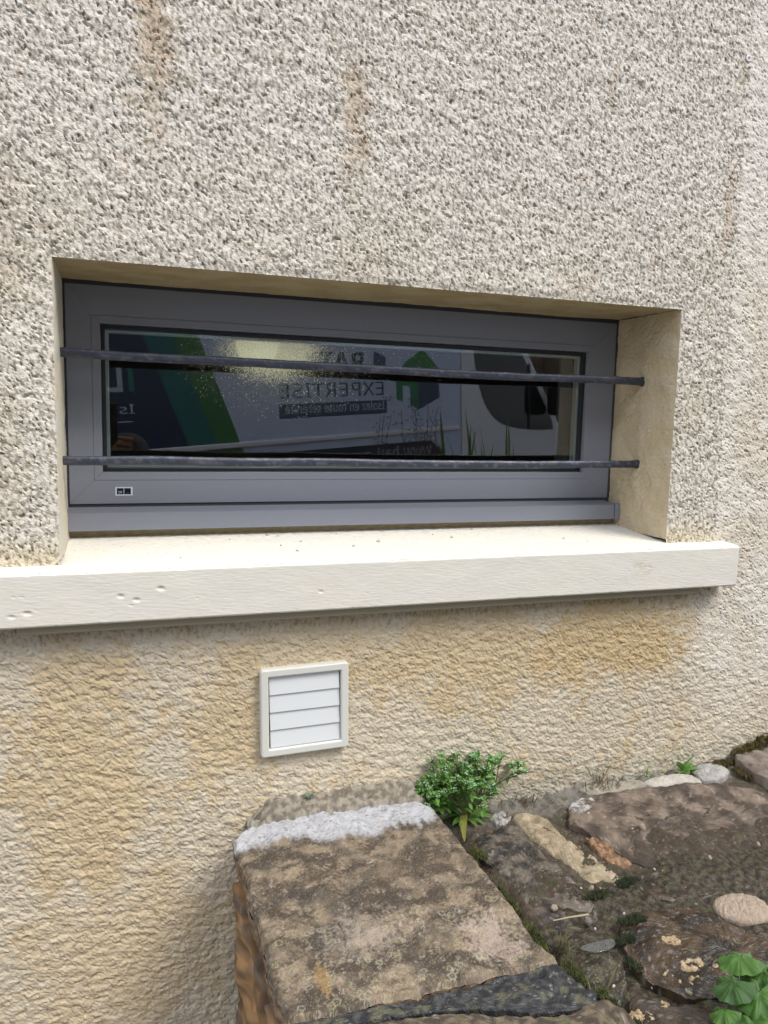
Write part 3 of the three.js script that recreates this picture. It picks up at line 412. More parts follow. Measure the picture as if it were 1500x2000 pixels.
  const xl = (z) => 0.252 + 0.005 * N2(z * 9, 3) + 0.0012 * N2(z * 60, 1), xr = (z) => 0.602 + 0.005 * N2(z * 7, 7) + 0.0012 * N2(z * 50, 4), zf = (f) => 0.482 + 0.002 * N2(f * 4, 8) + 0.001 * N2(f * 22, 2);
  const fs = rows([0, 1, 0.0034]), gs = rows([0, 1, 0.0029]);
  const slabGeo = sheet(fs, gs, (f, g) => {
    const zz = lerp(0.03, zf(f), g), x = lerp(xl(zz) + 0.035 * sst(0.09, 0.03, zz), xr(zz) - 0.03 * sst(0.08, 0.03, zz), f), e = Math.min(f * 0.35, (1 - f) * 0.35, (1 - g) * 0.45), r = sst(0.007, 0, e);
    return [x, slabTop(x, zz) - 0.007 * r * r, zz, ...slabColor(x, zz)];
  }, { flip: true });
  const side = (at, n, flip) => sheet(rows([0, 1, 1 / n]), rows([0, 1, 0.1]), (f, v) => { const [x, z] = at(f), y = slabTop(x, z) - 0.007 - v * 0.052, k = 0.004 * fbm(z * 40 + x * 40, y * 60, 3); return [x + (at === L ? 1 : at === Rr ? -1 : 0) * (k + 0.012 * v * v), y, z + (at === F ? k - 0.012 * v * v : 0), ...mulc(mixc([0.12, 0.085, 0.055], [0.3, 0.2, 0.12], sst(-0.3, 0.4, fbm(z * 25 + x * 25, y * 70, 3))), 1)]; }, { flip });
  const L = (f) => { const z = lerp(0.03, zf(0), f); return [xl(z) + 0.035 * sst(0.09, 0.03, z), z]; }, Rr = (f) => { const z = lerp(0.03, zf(1), f); return [xr(z) - 0.03 * sst(0.08, 0.03, z), z]; }, F = (f) => { const z = zf(f); return [lerp(xl(z), xr(z), f), z]; };
  part('coping_slab', mergeGeometries([slabGeo, side(L, 160, true), side(Rr, 120, false), side(F, 120, true)].map(uvXZ)), vcol(0.8, { bumpMap: grain, bumpScale: 0.0009 }), t, null, { label: 'brown lichened slab whitened by lime near the house' });
  // mortar ramp that ties the slab to the house
  part('mortar_fillet', sheet(rows([0.285, 0.61, 0.0025]), rows([0.0, 0.062, 0.0025]), (x, z) => { const e = sst(0.27, 0.33, x) * sst(0.625, 0.585, x), y = lerp(-0.475, -0.43 - 0.3 * z, e) + 0.006 * fbm(x * 40, z * 40, 4) + 0.0015 * N2(x * 260, z * 260); return [x, y - 0.02 * sst(0.045, 0.062, z), z, ...mulc(mixc([0.15, 0.128, 0.098], [0.29, 0.255, 0.2], sst(-0.3, 0.3, fbm(x * 45, z * 45, 4))), 1 + 0.2 * N2(x * 300, z * 300))]; }, { flip: true }), vcol(0.95), t);
  // stones beyond the slab, dark with crusty lichen
  const crust = (a, b, k) => (x, z) => { const g = fbm(x * 60 + k, z * 60, 4), s = N2(x * 300, z * 300); let c = mixc(a, b, sst(-0.1, 0.4, g)); if (s > 0.72) c = mixc(c, [0.35, 0.35, 0.32], 0.5); return mixc(c, [0.15, 0.14, 0.075], 0.6 * sst(0.14, 0.36, fbm(x * 26 + k, z * 26, 3) - 0.02)); };
  part('coping_stone', flag([[0.26, 0.487], [0.35, 0.488], [0.45, 0.4885], [0.54, 0.487], [0.602, 0.485], [0.608, 0.515], [0.615, 0.555], [0.57, 0.557], [0.52, 0.546], [0.46, 0.522], [0.38, 0.508], [0.27, 0.5]], (x, z) => copingY(x, z) - 0.003, 0.06, crust([0.018, 0.018, 0.02], [0.06, 0.06, 0.058], 3), 46, 240, 0.0012, 0.002), vcol(0.7, { bumpMap: grain, bumpScale: 0.0016 }), t, null, { label: 'black crusted wedge of stone' });
  part('coping_stone', flag([[0.262, 0.504], [0.34, 0.508], [0.43, 0.518], [0.51, 0.549], [0.57, 0.561], [0.625, 0.558], [0.64, 0.66], [0.62, 0.82], [0.45, 0.86], [0.27, 0.82], [0.255, 0.65]], (x, z) => copingY(x, z) - 0.0035, 0.07, crust([0.06, 0.045, 0.03], [0.17, 0.125, 0.085], 9), 60, 240, 0.0012, 0.002), vcol(0.85, { bumpMap: grain, bumpScale: 0.0012 }), t);
  part('coping_stone', flag([[0.26, 0.87], [0.45, 0.875], [0.62, 0.84], [0.64, 1.05], [0.62, 1.3], [0.4, 1.34], [0.255, 1.3]], (x, z) => -0.458 + 0.008 * fbm(x * 14, z * 14, 4), 0.07, crust([0.08, 0.06, 0.04], [0.18, 0.14, 0.09], 15), 30, 120, 0.004, 0.006), vcol(0.85), t);
  // the rubble face below, long brown beds with dark open joints
  part('wall_core', box(0.3, 0.56, -1.6, -0.51, 0.014, 1.3), std([0.07, 0.055, 0.04], 0.95), t);
  const bed = (x, y, z, s) => { const g = fbm3(x * 14, y * 40, z * 14 + s, 4), h = fbm3(x * 60, y * 120, z * 50 + s, 3); return mulc(mixc(mixc([0.13, 0.075, 0.035], [0.34, 0.195, 0.085], sst(-0.3, 0.35, g)), [0.13, 0.11, 0.1], 0.75 * sst(0.05, 0.35, fbm3(x * 20 + 5, y * 30, z * 9 + s, 3))), 1 + 0.3 * h); };
  const RR = rng(91); let y = -0.515;
  const courses = [[0.05, 0.345, 0.285], [0.135, 0.3, 0.262], [0.05, 0.36, 0.28], [0.12, 0.4, 0.258], [0.14, 0.38, 0.262], [0.12, 0.42, 0.268], [0.16, 0.4, 0.26], [0.16, 0.45, 0.265]];
  courses.forEach(([h, len, xf], i) => { let z = 0.02 - (i % 2) * 0.03; while (z < 1.3) { const l = Math.min(len * (0.8 + 0.5 * RR()), 1.36 - z), st = rock(0.13, h - 0.007, l - 0.01, i * 7 + z * 3, 0.012, bed, 22, 0.16); st.translate(xf + 0.062 + 0.008 * RR(), y - h / 2, Math.max(0.02 + l / 2 - 0.01, z + l / 2)); part('wall_stone', st, vcol(0.8), t); z += l; } y -= h; });
}

// ---------------------------------------------------------------- plants, moss and twigs
function leafShape(len, wid, { rowsN = 8, curl = 0.5, fold = 0.25, tip = 0.72 } = {}) {   // grows along +z, faces +y
  const P = [], I = [];
  for (let i = 0; i <= rowsN; i++) {
    const t = i / rowsN, w = wid * (0.12 + 0.88 * Math.pow(Math.sin(Math.PI * Math.pow(clamp(t, 0, 0.999), 1 / (0.45 + tip))), 0.75)) * (t === 1 ? 0.1 : 1) * (t < 0.25 ? lerp(0.5, 1, t * 4) : 1);
    const z = len * t, y = -curl * len * t * t * 0.5;
    for (let k = -2; k <= 2; k++) P.push(k / 2 * w * 0.5, y + fold * Math.abs(k / 2) * w * 0.5, z);
    if (i) for (let k = 0; k < 4; k++) { const a = (i - 1) * 5 + k, b = a + 5; I.push(a, b, a + 1, a + 1, b, b + 1); }
  }
  const g = new THREE.BufferGeometry(); g.setAttribute('position', new THREE.Float32BufferAttribute(P, 3)); g.setIndex(I); g.computeVertexNormals(); return g;
}
const place = (g, pos, dir, roll = 0, s = 1) => {   // +z of g along dir
  const z = dir.clone().normalize(), up = Math.abs(z.y) > 0.98 ? V(1, 0, 0) : V(0, 1, 0), x = up.clone().cross(z).normalize(), y = z.clone().cross(x), m = new THREE.Matrix4().makeBasis(x, y, z).multiply(new THREE.Matrix4().makeRotationZ(roll)).scale(V(s, s, s)).setPosition(pos);
  return g.clone().applyMatrix4(m);
};
const rod = (a, b, r0, r1 = r0, n = 5) => { const d = b.clone().sub(a), g = new THREE.CylinderGeometry(r1, r0, d.length(), n, 1, true); g.translate(0, d.length() / 2, 0); g.applyQuaternion(new THREE.Quaternion().setFromUnitVectors(V(0, 1, 0), d.normalize())); g.translate(a.x, a.y, a.z); return clean(g); };
const greenLeaf = (c, o = {}) => new THREE.MeshPhysicalMaterial({ color: new THREE.Color().setRGB(...c), roughness: 0.5, transmission: 0.3, thickness: 0, side: THREE.DoubleSide, ...o });
const gStem = std([0.12, 0.13, 0.035], 0.6), gLeaf = greenLeaf([0.13, 0.29, 0.045]), gPale = greenLeaf([0.14, 0.24, 0.05]), gYellow = greenLeaf([0.42, 0.4, 0.09]), gFlower = std([0.42, 0.56, 0.42], 0.7);
function saladPlant(label, pos, height, spread, seed, mains, lean) {
  const t = thing('flowering_weed', label, 'plant', pos, 'weeds at the foot of the wall'), R = rng(seed), stems = [], leaves = [], heads = [];
  const small = leafShape(1, 0.42, { rowsN: 4, curl: 0.4 }), fl = clean(new THREE.IcosahedronGeometry(1, 0));
  const grow = (p, d, len, lev) => {
    const q = p.clone().add(d.clone().multiplyScalar(len)); q.z = Math.max(q.z, 0.004 - pos[2] + 0.012); stems.push(rod(p, q, 0.0009 + 0.0003 * (3 - lev), 0.0008 + 0.0002 * (3 - lev)));
    const sideV = V(R() - 0.5, 0.15, R() - 0.5).normalize();
    for (const s of [-1, 1]) { const dd = d.clone().multiplyScalar(0.5).add(sideV.clone().multiplyScalar(s)); leaves.push(place(small, q, dd, R() - 0.5, (0.013 + 0.01 * R()) * (lev > 2 ? 0.8 : 1))); }
    if (lev >= 3) { for (let i = 0; i < 6; i++) { const o = V(R() - 0.5, R() * 0.55, R() - 0.5).multiplyScalar(0.011), g = fl.clone(); g.scale(0.0013, 0.001, 0.0013); g.translate(q.x + o.x, q.y + o.y + 0.002, q.z + o.z); heads.push(g); } for (let i = 0; i < 9; i++) leaves.push(place(small, q, V(R() - 0.5, R() * 0.6, R() - 0.5), R(), 0.008 + 0.006 * R())); return; }
    for (const s of [-1, 1]) { const nd = d.clone().add(sideV.clone().multiplyScalar(s * (0.45 + 0.3 * R()))).add(V(0, 0.18, 0)).normalize(); grow(q, nd, len * (0.66 + 0.2 * R()), lev + 1); }
  };
  for (let i = 0; i < mains; i++) { const a = i / mains * 6.283 + R(), d = V(Math.cos(a) * spread + lean[0], 0.8 + 0.5 * R(), Math.sin(a) * spread * 0.7 + 0.16 + lean[1]).normalize(); grow(V(0, 0.004, 0), d, height * (0.3 + 0.13 * R()), 0); }
  part('stems', mergeGeometries(stems), gStem, t, null, { kind: 'stuff' }); part('small_leaves', mergeGeometries(leaves.map(clean)), gLeaf, t, null, { kind: 'stuff' }); part('flower_heads', mergeGeometries(heads), gFlower, t, null, { kind: 'stuff' });
  return [t, R];
}
{
  const [t, R] = saladPlant('bushy green weed with tiny white flower heads beside the coping slab', [0.69, -0.518, 0.03], 0.112, 0.58, 7, 9, [0.05, 0]);
  for (let i = 0; i < 13; i++) { const a = i / 13 * 6.283 + R() * 0.3, g = place(leafShape(0.034 + 0.014 * R(), 0.0135, { curl: 0.9 + R() * 0.5, tip: 0.9 }), V(Math.cos(a) * 0.004, 0.008, Math.sin(a) * 0.004), V(Math.cos(a), 0.75, Math.sin(a) * 0.8 + 0.25), R() - 0.5); part('basal_leaf', g, i % 3 ? gLeaf : gPale, t); }
  part('yellowed_leaf', place(leafShape(0.042, 0.015, { curl: 2.2, tip: 0.9, rowsN: 12 }), V(-0.004, 0.018, 0.006), V(-0.75, 0.5, 0.8), 0.4), gYellow, t, null, { label: 'yellowing curled leaf at the base' });
  part('root_crown', rock(0.02, 0.012, 0.016, 5, 0.003, () => [0.1, 0.06, 0.04], 6, 0.8), vcol(0.9), t);
  const [t2, R2] = saladPlant('small sprawling weed squeezed behind the corner of the coping slab', [0.637, -0.5, 0.03], 0.075, 0.75, 19, 5, [-0.35, 0.05]);
  for (let i = 0; i < 6; i++) { const a = i * 1.05, g = place(leafShape(0.03, 0.013, { curl: 0.9, tip: 0.9 }), V(0, 0.02, 0), V(Math.cos(a), 0.6, Math.sin(a) + 0.4), R2() - 0.5); part('basal_leaf', g, gLeaf, t2); }
}
{
  const t = thing('rosette_weed', 'broad-leaved green rosette at the foot of the wall on the right', 'plant', [1.192, -0.496, 0.018], 'weeds at the foot of the wall'), R = rng(3);
  for (const [dx, dy, dz, l] of [[-0.55, 0.95, 0.2, 0.036], [0.5, 0.95, 0.1, 0.042], [1, 0.28, 0.3, 0.044], [0.8, -0.02, 0.85, 0.036], [0.1, 0.25, 1, 0.02], [0.9, 0.55, -0.1, 0.03], [-0.8, 0.2, 0.5, 0.02]]) part('leaf', place(leafShape(l, 0.0155, { curl: 0.35, fold: 0.3, tip: 0.8 }), V(0, 0.006, 0), V(dx, dy, dz), R() - 0.5), l < 0.03 ? gPale : gLeaf, t);
  const t2 = thing('seedling', 'tiny green seedling left of the broad-leaved rosette', 'plant', [1.103, -0.5, 0.016], 'weeds at the foot of the wall');
  part('stem', rod(V(0, 0, 0), V(0.002, 0.026, 0.002), 0.0008), gStem, t2); for (const [y, s] of [[0.012, 1], [0.02, -1], [0.027, 0.6]]) part('leaf', place(leafShape(0.012, 0.007), V(0.001, y, 0.001), V(s, 0.4, 0.4)), gLeaf, t2);
  const t3 = thing('seedling', 'tiny grey-green sprout on the mortar behind the coping slab', 'plant', [0.392, -0.436, 0.014], 'weeds at the foot of the wall'), gl = greenLeaf([0.16, 0.24, 0.14]);
  for (let i = 0; i < 7; i++) part('leaf', place(leafShape(0.011, 0.005), V(0, 0.002, 0), V(Math.cos(i * 0.95), 0.7, Math.sin(i * 0.95) + 0.3)), gl, t3);
}
function tuft(name, label, pos, n, h, spread, mats, seed, cat = 'grass', droop = 0.6) {
  const t = thing(name, label, cat, pos), R = rng(seed), geos = mats.map(() => []);
  for (let i = 0; i < n; i++) { const a = R() * 6.283, l = h * (0.45 + 0.6 * R()), g = leafShape(l, 0.0012 + 0.001 * R(), { rowsN: 6, curl: droop * (0.5 + R()), tip: 0.3 }); geos[(R() * mats.length) | 0].push(clean(place(g, V((R() - 0.5) * spread, 0, (R() - 0.5) * spread * 0.6), V(Math.cos(a) * 0.6, 0.9 + R(), Math.sin(a) * 0.4 + 0.15), R() * 3))); }
  geos.forEach((g, k) => g.length && part('blades', mergeGeometries(g), mats[k], t, null, { kind: 'stuff' })); return t;
}
const straw = greenLeaf([0.32, 0.25, 0.13], { roughness: 0.8 }), oldGreen = greenLeaf([0.12, 0.13, 0.04], { roughness: 0.8 }), brownStalk = greenLeaf([0.13, 0.085, 0.05], { roughness: 0.9 });
tuft('grass_tuft', 'dried brown grass tuft against the wall between the two weeds', [0.985, -0.505, 0.016], 46, 0.04, 0.075, [straw, oldGreen, brownStalk], 4);
tuft('grass_tuft', 'thin pale upright grass stalk against the wall', [0.99, -0.5, 0.01], 7, 0.075, 0.012, [straw, oldGreen], 14, 'grass', 0.15);
tuft('grass_tuft', 'wispy brown rootlets at the wall foot right of the flowering weed', [0.82, -0.514, 0.02], 22, 0.03, 0.05, [brownStalk], 24, 'grass', 1.4);
tuft('grass_tuft', 'dark dead tuft in the joint beside the coping slab', [0.668, -0.522, 0.395], 40, 0.028, 0.02, [brownStalk, oldGreen], 34, 'grass', 1.3);
tuft('grass_tuft', 'few thin green blades at the lower corner of the stone wall', [0.668, -0.53, 0.49], 9, 0.06, 0.03, [oldGreen, straw], 44, 'grass', 0.8);
function moss(label, spots, seed, cols) {   // a cushion of short shoots over the ground
  const R = rng(seed), sh = clean(new THREE.ConeGeometry(0.0011, 0.0065, 4, 1, true)); sh.translate(0, 0.003, 0);
  const list = []; for (const [x, z, rx, rz, n, y0 = null, hump = 0.006] of spots) for (let i = 0; i < n; i++) { const a = R() * 6.283, q = Math.sqrt(R()) * (0.75 + 0.35 * N2(a * 2, x * 50)), X = x + rx * q * Math.cos(a), Z = Math.max(0.006, z + rz * q * Math.sin(a)); list.push([X, (y0 ?? terraceY(X, Z)) + hump * (1 - q * q) * (0.5 + fbm(X * 60, Z * 60, 2)), Z]); }
  const m = new THREE.InstancedMesh(sh, std([1, 1, 1], 0.95), list.length), o = new THREE.Object3D(), c = new THREE.Color();
  list.forEach(([x, y, z], i) => { o.position.set(x, y, z); o.rotation.set((R() - 0.5) * 1.3, R() * 6, (R() - 0.5) * 1.3); const s = 0.6 + R() * 0.8; o.scale.set(s, s, s); o.updateMatrix(); m.setMatrixAt(i, o.matrix); const k = mixc(cols[0], cols[1], clamp(0.5 + fbm(x * 40, z * 40, 2) + (R() - 0.5) * 0.6, 0, 1)); m.setColorAt(i, c.setRGB(...k)); });
  m.name = numbered('moss'); m.userData = { kind: 'stuff', label, category: 'moss' }; shade(m); scene.add(m);
}
moss('rusty green moss cushion along the wall foot on the far right', [[1.37, 0.012, 0.05, 0.016, 1500, -0.475, 0.018], [1.43, 0.01, 0.06, 0.016, 1800, -0.462, 0.02], [1.3, 0.018, 0.05, 0.014, 1000, -0.494, 0.012], [1.31, 0.06, 0.012, 0.03, 300, -0.495]], 61, [[0.035, 0.04, 0.01], [0.13, 0.085, 0.02]]);
moss('dark moss growing in the joint along the coping slab', [[0.648, 0.165, 0.016, 0.018, 500, -0.505, 0.014], [0.64, 0.29, 0.008, 0.05, 500, -0.503], [0.64, 0.37, 0.012, 0.04, 500, -0.508], [0.66, 0.44, 0.016, 0.03, 400, -0.518], [0.66, 0.515, 0.016, 0.03, 600, -0.505, 0.012], [0.675, 0.55, 0.02, 0.02, 300, -0.515]], 62, [[0.03, 0.038, 0.012], [0.1, 0.11, 0.02]]);
moss('dark green moss tufts on the wet paving', [[0.768, 0.408, 0.02, 0.008, 300, -0.514], [0.8, 0.378, 0.03, 0.008, 420, -0.509], [0.75, 0.45, 0.008, 0.02, 240, -0.52], [0.86, 0.29, 0.03, 0.014, 260, -0.512, 0.004], [0.79, 0.31, 0.03, 0.01, 300, -0.51]], 63, [[0.02, 0.03, 0.016], [0.05, 0.06, 0.02]]);
{
  const t = thing('twig', 'short pale twig lying on the wet paving beside the slab', 'twig', [0.71, -0.508, 0.35]);
  part('stick', mergeGeometries([rod(V(-0.026, 0.003, -0.003), V(0, 0.005, 0), 0.0009, 0.0013), rod(V(0, 0.005, 0), V(0.03, 0.006, 0.004), 0.0013, 0.0016)]), std([0.42, 0.33, 0.22], 0.8), t);
}
{ // shallow water left in a hollow of the paving
  const g = flag([[0.695, 0.402], [0.723, 0.397], [0.752, 0.4], [0.744, 0.412], [0.711, 0.415]], () => -0.5125, 0.002, () => [1, 1, 1], 6, 40, 0, 0); const m = structure('puddle', clean(g), phys([0.8, 0.85, 0.85], 0.02, { transmission: 0.9, thickness: 0.01, ior: 1.33 })); m.userData.label = 'small puddle on the dark paving';
}
// lobed garden plant at the lower right: leaves over the paving, seed stalks standing beside the window out of view
{
  const t = thing('coral_bells', 'garden plant with bright green lobed leaves at the bottom right corner', 'plant', [0.98, -0.53, 0.62]), R = rng(15);
  const lobed = (size, seed) => {
    const P = [0, 0, 0], C = [0.75, 0.85, 0.7], I = [], n = 112, rg = 9; for (let r = 1; r <= rg; r++) for (let i = 0; i < n; i++) {
      const a = i / n * 6.283, lob = 0.88 + 0.055 * Math.cos(a * 7) + 0.045 * Math.abs(Math.sin(a * 10.5)), notch = 1 - 0.75 * Math.pow(Math.max(0, -Math.cos(a)), 24), q = size * lob * notch * r / rg, x = q * Math.sin(a), z = q * Math.cos(a) + size * 0.1;
      P.push(x, 0.02 * size + size * (0.05 * Math.cos(a * 7) * Math.pow(r / rg, 1.5) - 0.3 * Math.pow(r / rg, 2) + 0.12 * fbm(x * 40 + seed, z * 40, 2)), z);
      const vein = sst(0.25, 0.05, Math.abs(Math.sin(a * 3.5))), tone = 0.72 + 0.22 * fbm(x * 50 + seed, z * 50, 3) + 0.2 * vein; C.push(tone, tone * (0.98 + 0.04 * vein), tone * 0.9); P[P.length - 2] -= size * 0.03 * vein;
      const b = 1 + (r - 1) * n; if (r === 1) I.push(0, 1 + i, 1 + (i + 1) % n); else { const p = 1 + (r - 2) * n; I.push(p + i, b + i, p + (i + 1) % n, p + (i + 1) % n, b + i, b + (i + 1) % n); }
    } const g = new THREE.BufferGeometry(); g.setAttribute('position', new THREE.Float32BufferAttribute(P, 3)); g.setAttribute('color', new THREE.Float32BufferAttribute(C, 3)); g.setIndex(I); g.computeVertexNormals(); return g;
  };
  const mats = [[0.075, 0.21, 0.022], [0.095, 0.25, 0.027], [0.055, 0.16, 0.022]].map((c) => greenLeaf(c, { roughness: 0.6, vertexColors: true })), st = std([0.2, 0.16, 0.06], 0.6);
  const spots = []; for (let i = 0; i < 46; i++) { const f = R(), x = 0.86 + 0.24 * R(), z = 0.6 + 0.2 * R(); spots.push([x, -0.48 + 0.05 * R(), z, 0.026 + 0.02 * f, x - 0.95 + 0.3 * (R() - 0.5), 0, z - 0.62 + 0.3 * (R() - 0.5), (R() * 3) | 0]); }
  for (const [x, y, z, s, dx, dy, dz, k] of [[0.825, -0.442, 0.56, 0.03, -0.8, 0.1, -0.1, 1], [0.79, -0.45, 0.585, 0.028, -0.8, 0, 0.2, 2], [0.765, -0.47, 0.6, 0.02, -0.9, 0, 0.1, 1], [0.765, -0.46, 0.645, 0.03, -0.6, 0, 0.6, 0], [0.81, -0.452, 0.605, 0.032, -0.6, -0.1, 0.5, 1], [0.845, -0.455, 0.578, 0.03, -0.7, 0.05, 0.1, 0], [0.872, -0.462, 0.562, 0.024, -0.7, 0.15, -0.3, 2], [0.785, -0.475, 0.612, 0.021, -0.9, -0.1, 0.1, 0], [0.782, -0.495, 0.598, 0.017, -0.8, 0, -0.2, 2], [0.84, -0.448, 0.625, 0.036, -0.3, 0, 0.7, 1], [0.795, -0.465, 0.645, 0.032, -0.5, -0.1, 0.8, 0], [0.865, -0.45, 0.6, 0.034, 0.3, 0.1, 0.3, 1], ...spots]) {
    const o = [x - 0.98, y + 0.53, z - 0.62], g = lobed(s, x * 90), m = part('leaf', g, mats[k], t, o); m.rotation.set(0.35 * dz + 0.15, Math.atan2(dx, dz), -0.3 * dx, 'YXZ');
    part('leaf_stalk', rod(V(0.01, 0, 0), V(...o), 0.0013, 0.0011), st, t);
  }
  const dryM = std([0.14, 0.075, 0.06], 0.8), seed = clean(new THREE.IcosahedronGeometry(1, 0));
  for (let i = 0; i < 13; i++) { // dry flower stalks with nodding seed heads
    const b = V(-0.03 + 0.28 * R(), 0.03, 0.3 + 0.16 * R()), top = V(b.x + (R() - 0.4) * 0.16, 0.68 + 0.2 * R(), b.z + (R() - 0.5) * 0.08), g = []; let p = b; const pts = [];
    for (let k = 1; k <= 8; k++) { const f = k / 8, q = b.clone().lerp(top, f).add(V(0.03 * Math.sin(f * 4 + i), 0, 0.02 * Math.sin(f * 3))); g.push(rod(p, q, 0.0011, 0.0009, 4)); pts.push(q); p = q; }
    const hd = []; for (let k = 0; k < 26; k++) { const f = 0.62 + 0.38 * R(), q = b.clone().lerp(top, f).add(V(0.03 * Math.sin(f * 4 + i), 0, 0.02 * Math.sin(f * 3))), e = q.clone().add(V((R() - 0.5) * 0.05, R() * 0.012 - 0.004, (R() - 0.5) * 0.04)); g.push(rod(q, e, 0.0005, 0.0005, 3)); const s = seed.clone(); s.scale(0.0024, 0.0032, 0.0024); s.translate(e.x, e.y - 0.002, e.z); hd.push(s); }
    const m = part('seed_stalk', mergeGeometries(g), dryM, t); part('seed_heads', mergeGeometries(hd), dryM, m, null, { kind: 'stuff' });
  }
}
{ // long-bladed clump further along the terrace, mirrored low in the glass
  const t = thing('iris_clump', 'clump of long green blades mirrored low in the right of the glass', 'plant', [1.42, -0.52, 0.95]), R = rng(52);
  for (let i = 0; i < 24; i++) { const l = 0.6 + 0.22 * R(); part('blade', place(leafShape(l, 0.012 + 0.004 * R(), { rowsN: 9, curl: 0.25, tip: 0.2 }), V((R() - 0.5) * 0.26, 0, (R() - 0.5) * 0.1), V((R() - 0.5) * 0.8, 1.6, (R() - 0.5) * 0.4), R() * 3), gLeaf, t); }
}

// ---------------------------------------------------------------- across the drive: the van that the glass mirrors, and a garden wall
{
  const t = thing('van', 'white delivery van with green stripes and lettering mirrored in the window glass', 'van');
  t.matrixAutoUpdate = true;
  const U = V(0.93063503, 0.0662739, 0.3598975), Vv = V(-0.06181271, 0.99780147, -0.02390437), Wv = U.clone().cross(Vv);
  t.quaternion.setFromRotationMatrix(new THREE.Matrix4().makeBasis(U, Vv, Wv));
  const base = V(1.68246, 0.32444, 4.18352); t.position.copy(base);
  // livery drawn flat on the side panel: 1 m = 400 px, x from -2.6 to 2.5, y from -1.3 to 0.9
  const PX = 390, X0 = -2.6, Y0 = -1.3, cw = 2048, ch = 860, cv = document.createElement('canvas'); cv.width = cw; cv.height = ch; const c = cv.getContext('2d');
  const qx = (u) => (u - X0) * PX, qy = (v) => ch - (v - Y0) * PX;
  const poly = (pts, fill) => { c.fillStyle = fill; c.beginPath(); pts.forEach(([u, v], i) => (i ? c.lineTo(qx(u), qy(v)) : c.moveTo(qx(u), qy(v)))); c.closePath(); c.fill(); };
  const text = (s, u, v, h, fill, width, weight = 'bold') => { c.save(); c.translate(qx(u), qy(v)); c.scale(-1, 1); c.fillStyle = fill; c.font = (weight || 'normal') + ' ' + Math.round(h * PX / 0.73) + 'px sans-serif'; const w = c.measureText(s).width; c.scale(width * PX / w, 1); c.fillText(s, 0, 0); c.restore(); };
  c.fillStyle = '#c2cfe8'; c.fillRect(0, 0, cw, ch);
  const sl = (v, u0) => u0 + (0.512 - v) * 0.37;
  const band = (a, b, fill) => poly([[sl(0.9, a), 0.9], [sl(0.9, b), 0.9], [sl(-1.3, b), -1.3], [sl(-1.3, a), -1.3]], fill);
  band(-4, -1.505, '#1b2c4e'); band(-1.51, -1.29, '#1d6b68'); band(-1.3, -1.115, '#38783c');
  text('BAT', 0.333, 0.243, 0.16, '#26405c', 0.46); poly([[0.417, 0.409], [0.54, 0.364], [0.54, 0.232], [0.412, 0.232]], '#34507a'); poly([[-0.15, 0.4], [-0.19, 0.385], [-0.19, 0.243], [-0.15, 0.243]], '#26405c');
  text('EXPERTISE', 0.532, 0.06, 0.108, '#2a3c58', 1.035, ''); poly([[-0.5, 0.017], [0.544, 0.017], [0.544, -0.09], [-0.5, -0.09]], '#3a4d6b'); text('Isolez en toute s\u00e9r\u00e9nit\u00e9', 0.52, -0.058, 0.068, '#cfd8e6', 0.97, '');
  poly([[0.957, 0.429], [0.739, 0.315], [1.134, 0.257]], '#3f8a48'); poly([[0.82, 0.36], [0.957, 0.43], [1.15, 0.26], [1.03, 0.2]], '#3d8546');
  poly([[0.65, 0.2], [0.65, 0.018], [0.718, -0.003], [0.72, 0.13], [0.803, 0.12], [0.803, -0.03], [0.897, -0.078], [0.902, 0.3], [0.74, 0.31]], '#2c7d52'); poly([[0.897, -0.078], [1.147, 0.02], [1.134, 0.257], [0.902, 0.2]], '#33435f');
  poly([[-0.46, -0.335], [-0.52, -0.4], [-0.52, -0.56], [1.03, -0.56], [1.2, -0.46], [1.034, -0.346]], '#272b38'); text('www.bati-expertise.fr', 1.04, -0.455, 0.085, '#aab4c6', 1.42, '');
  poly([[-1.66, 0.32], [-1.66, 0.14], [-1.9, 0.14], [-1.9, 0.17], [-1.695, 0.17], [-1.695, 0.32]], '#b9c2d2'); poly([[-1.62, 0.32], [-1.62, 0.14], [-1.585, 0.14], [-1.585, 0.28]], '#2b7f72'); text('Isolez', -1.59, 0.0, 0.062, '#c4ccd9', 0.36, ''); poly([[-1.612, -0.046], [-1.9, -0.046], [-1.9, -0.054], [-1.612, -0.054]], '#c4ccd9');
  const tx = new THREE.CanvasTexture(cv); tx.colorSpace = THREE.SRGBColorSpace; tx.wrapS = tx.wrapT = THREE.ClampToEdgeWrapping;
  const paintM = phys([0.72, 0.74, 0.78], 0.35, { clearcoat: 0.6, clearcoatRoughness: 0.08 }), livery = new THREE.MeshPhysicalMaterial({ map: tx, roughness: 0.4, clearcoat: 0.5, clearcoatRoughness: 0.1 }), blackM = std([0.015, 0.016, 0.018], 0.5), glassM = phys([0.02, 0.024, 0.026], 0.06, { clearcoat: 1 });
  // body: the outline of the side, as wide as a van
  const s = new THREE.Shape(); s.moveTo(-2.55, -1.2); s.lineTo(-2.6, -0.6); s.lineTo(-2.5, 0.7); s.quadraticCurveTo(-2.46, 0.86, -2.3, 0.86); s.lineTo(1.7, 0.86); s.quadraticCurveTo(2.05, 0.85, 2.2, 0.68); s.lineTo(2.86, -0.28); s.quadraticCurveTo(3.3, -0.4, 3.42, -0.62); s.lineTo(3.46, -1.12); s.lineTo(3.3, -1.2); s.lineTo(2.66, -1.2); s.absarc(2.3, -1.2, 0.36, 0, Math.PI, false); s.lineTo(-1.2, -1.2); s.absarc(-1.56, -1.2, 0.36, 0, Math.PI, false); s.closePath();
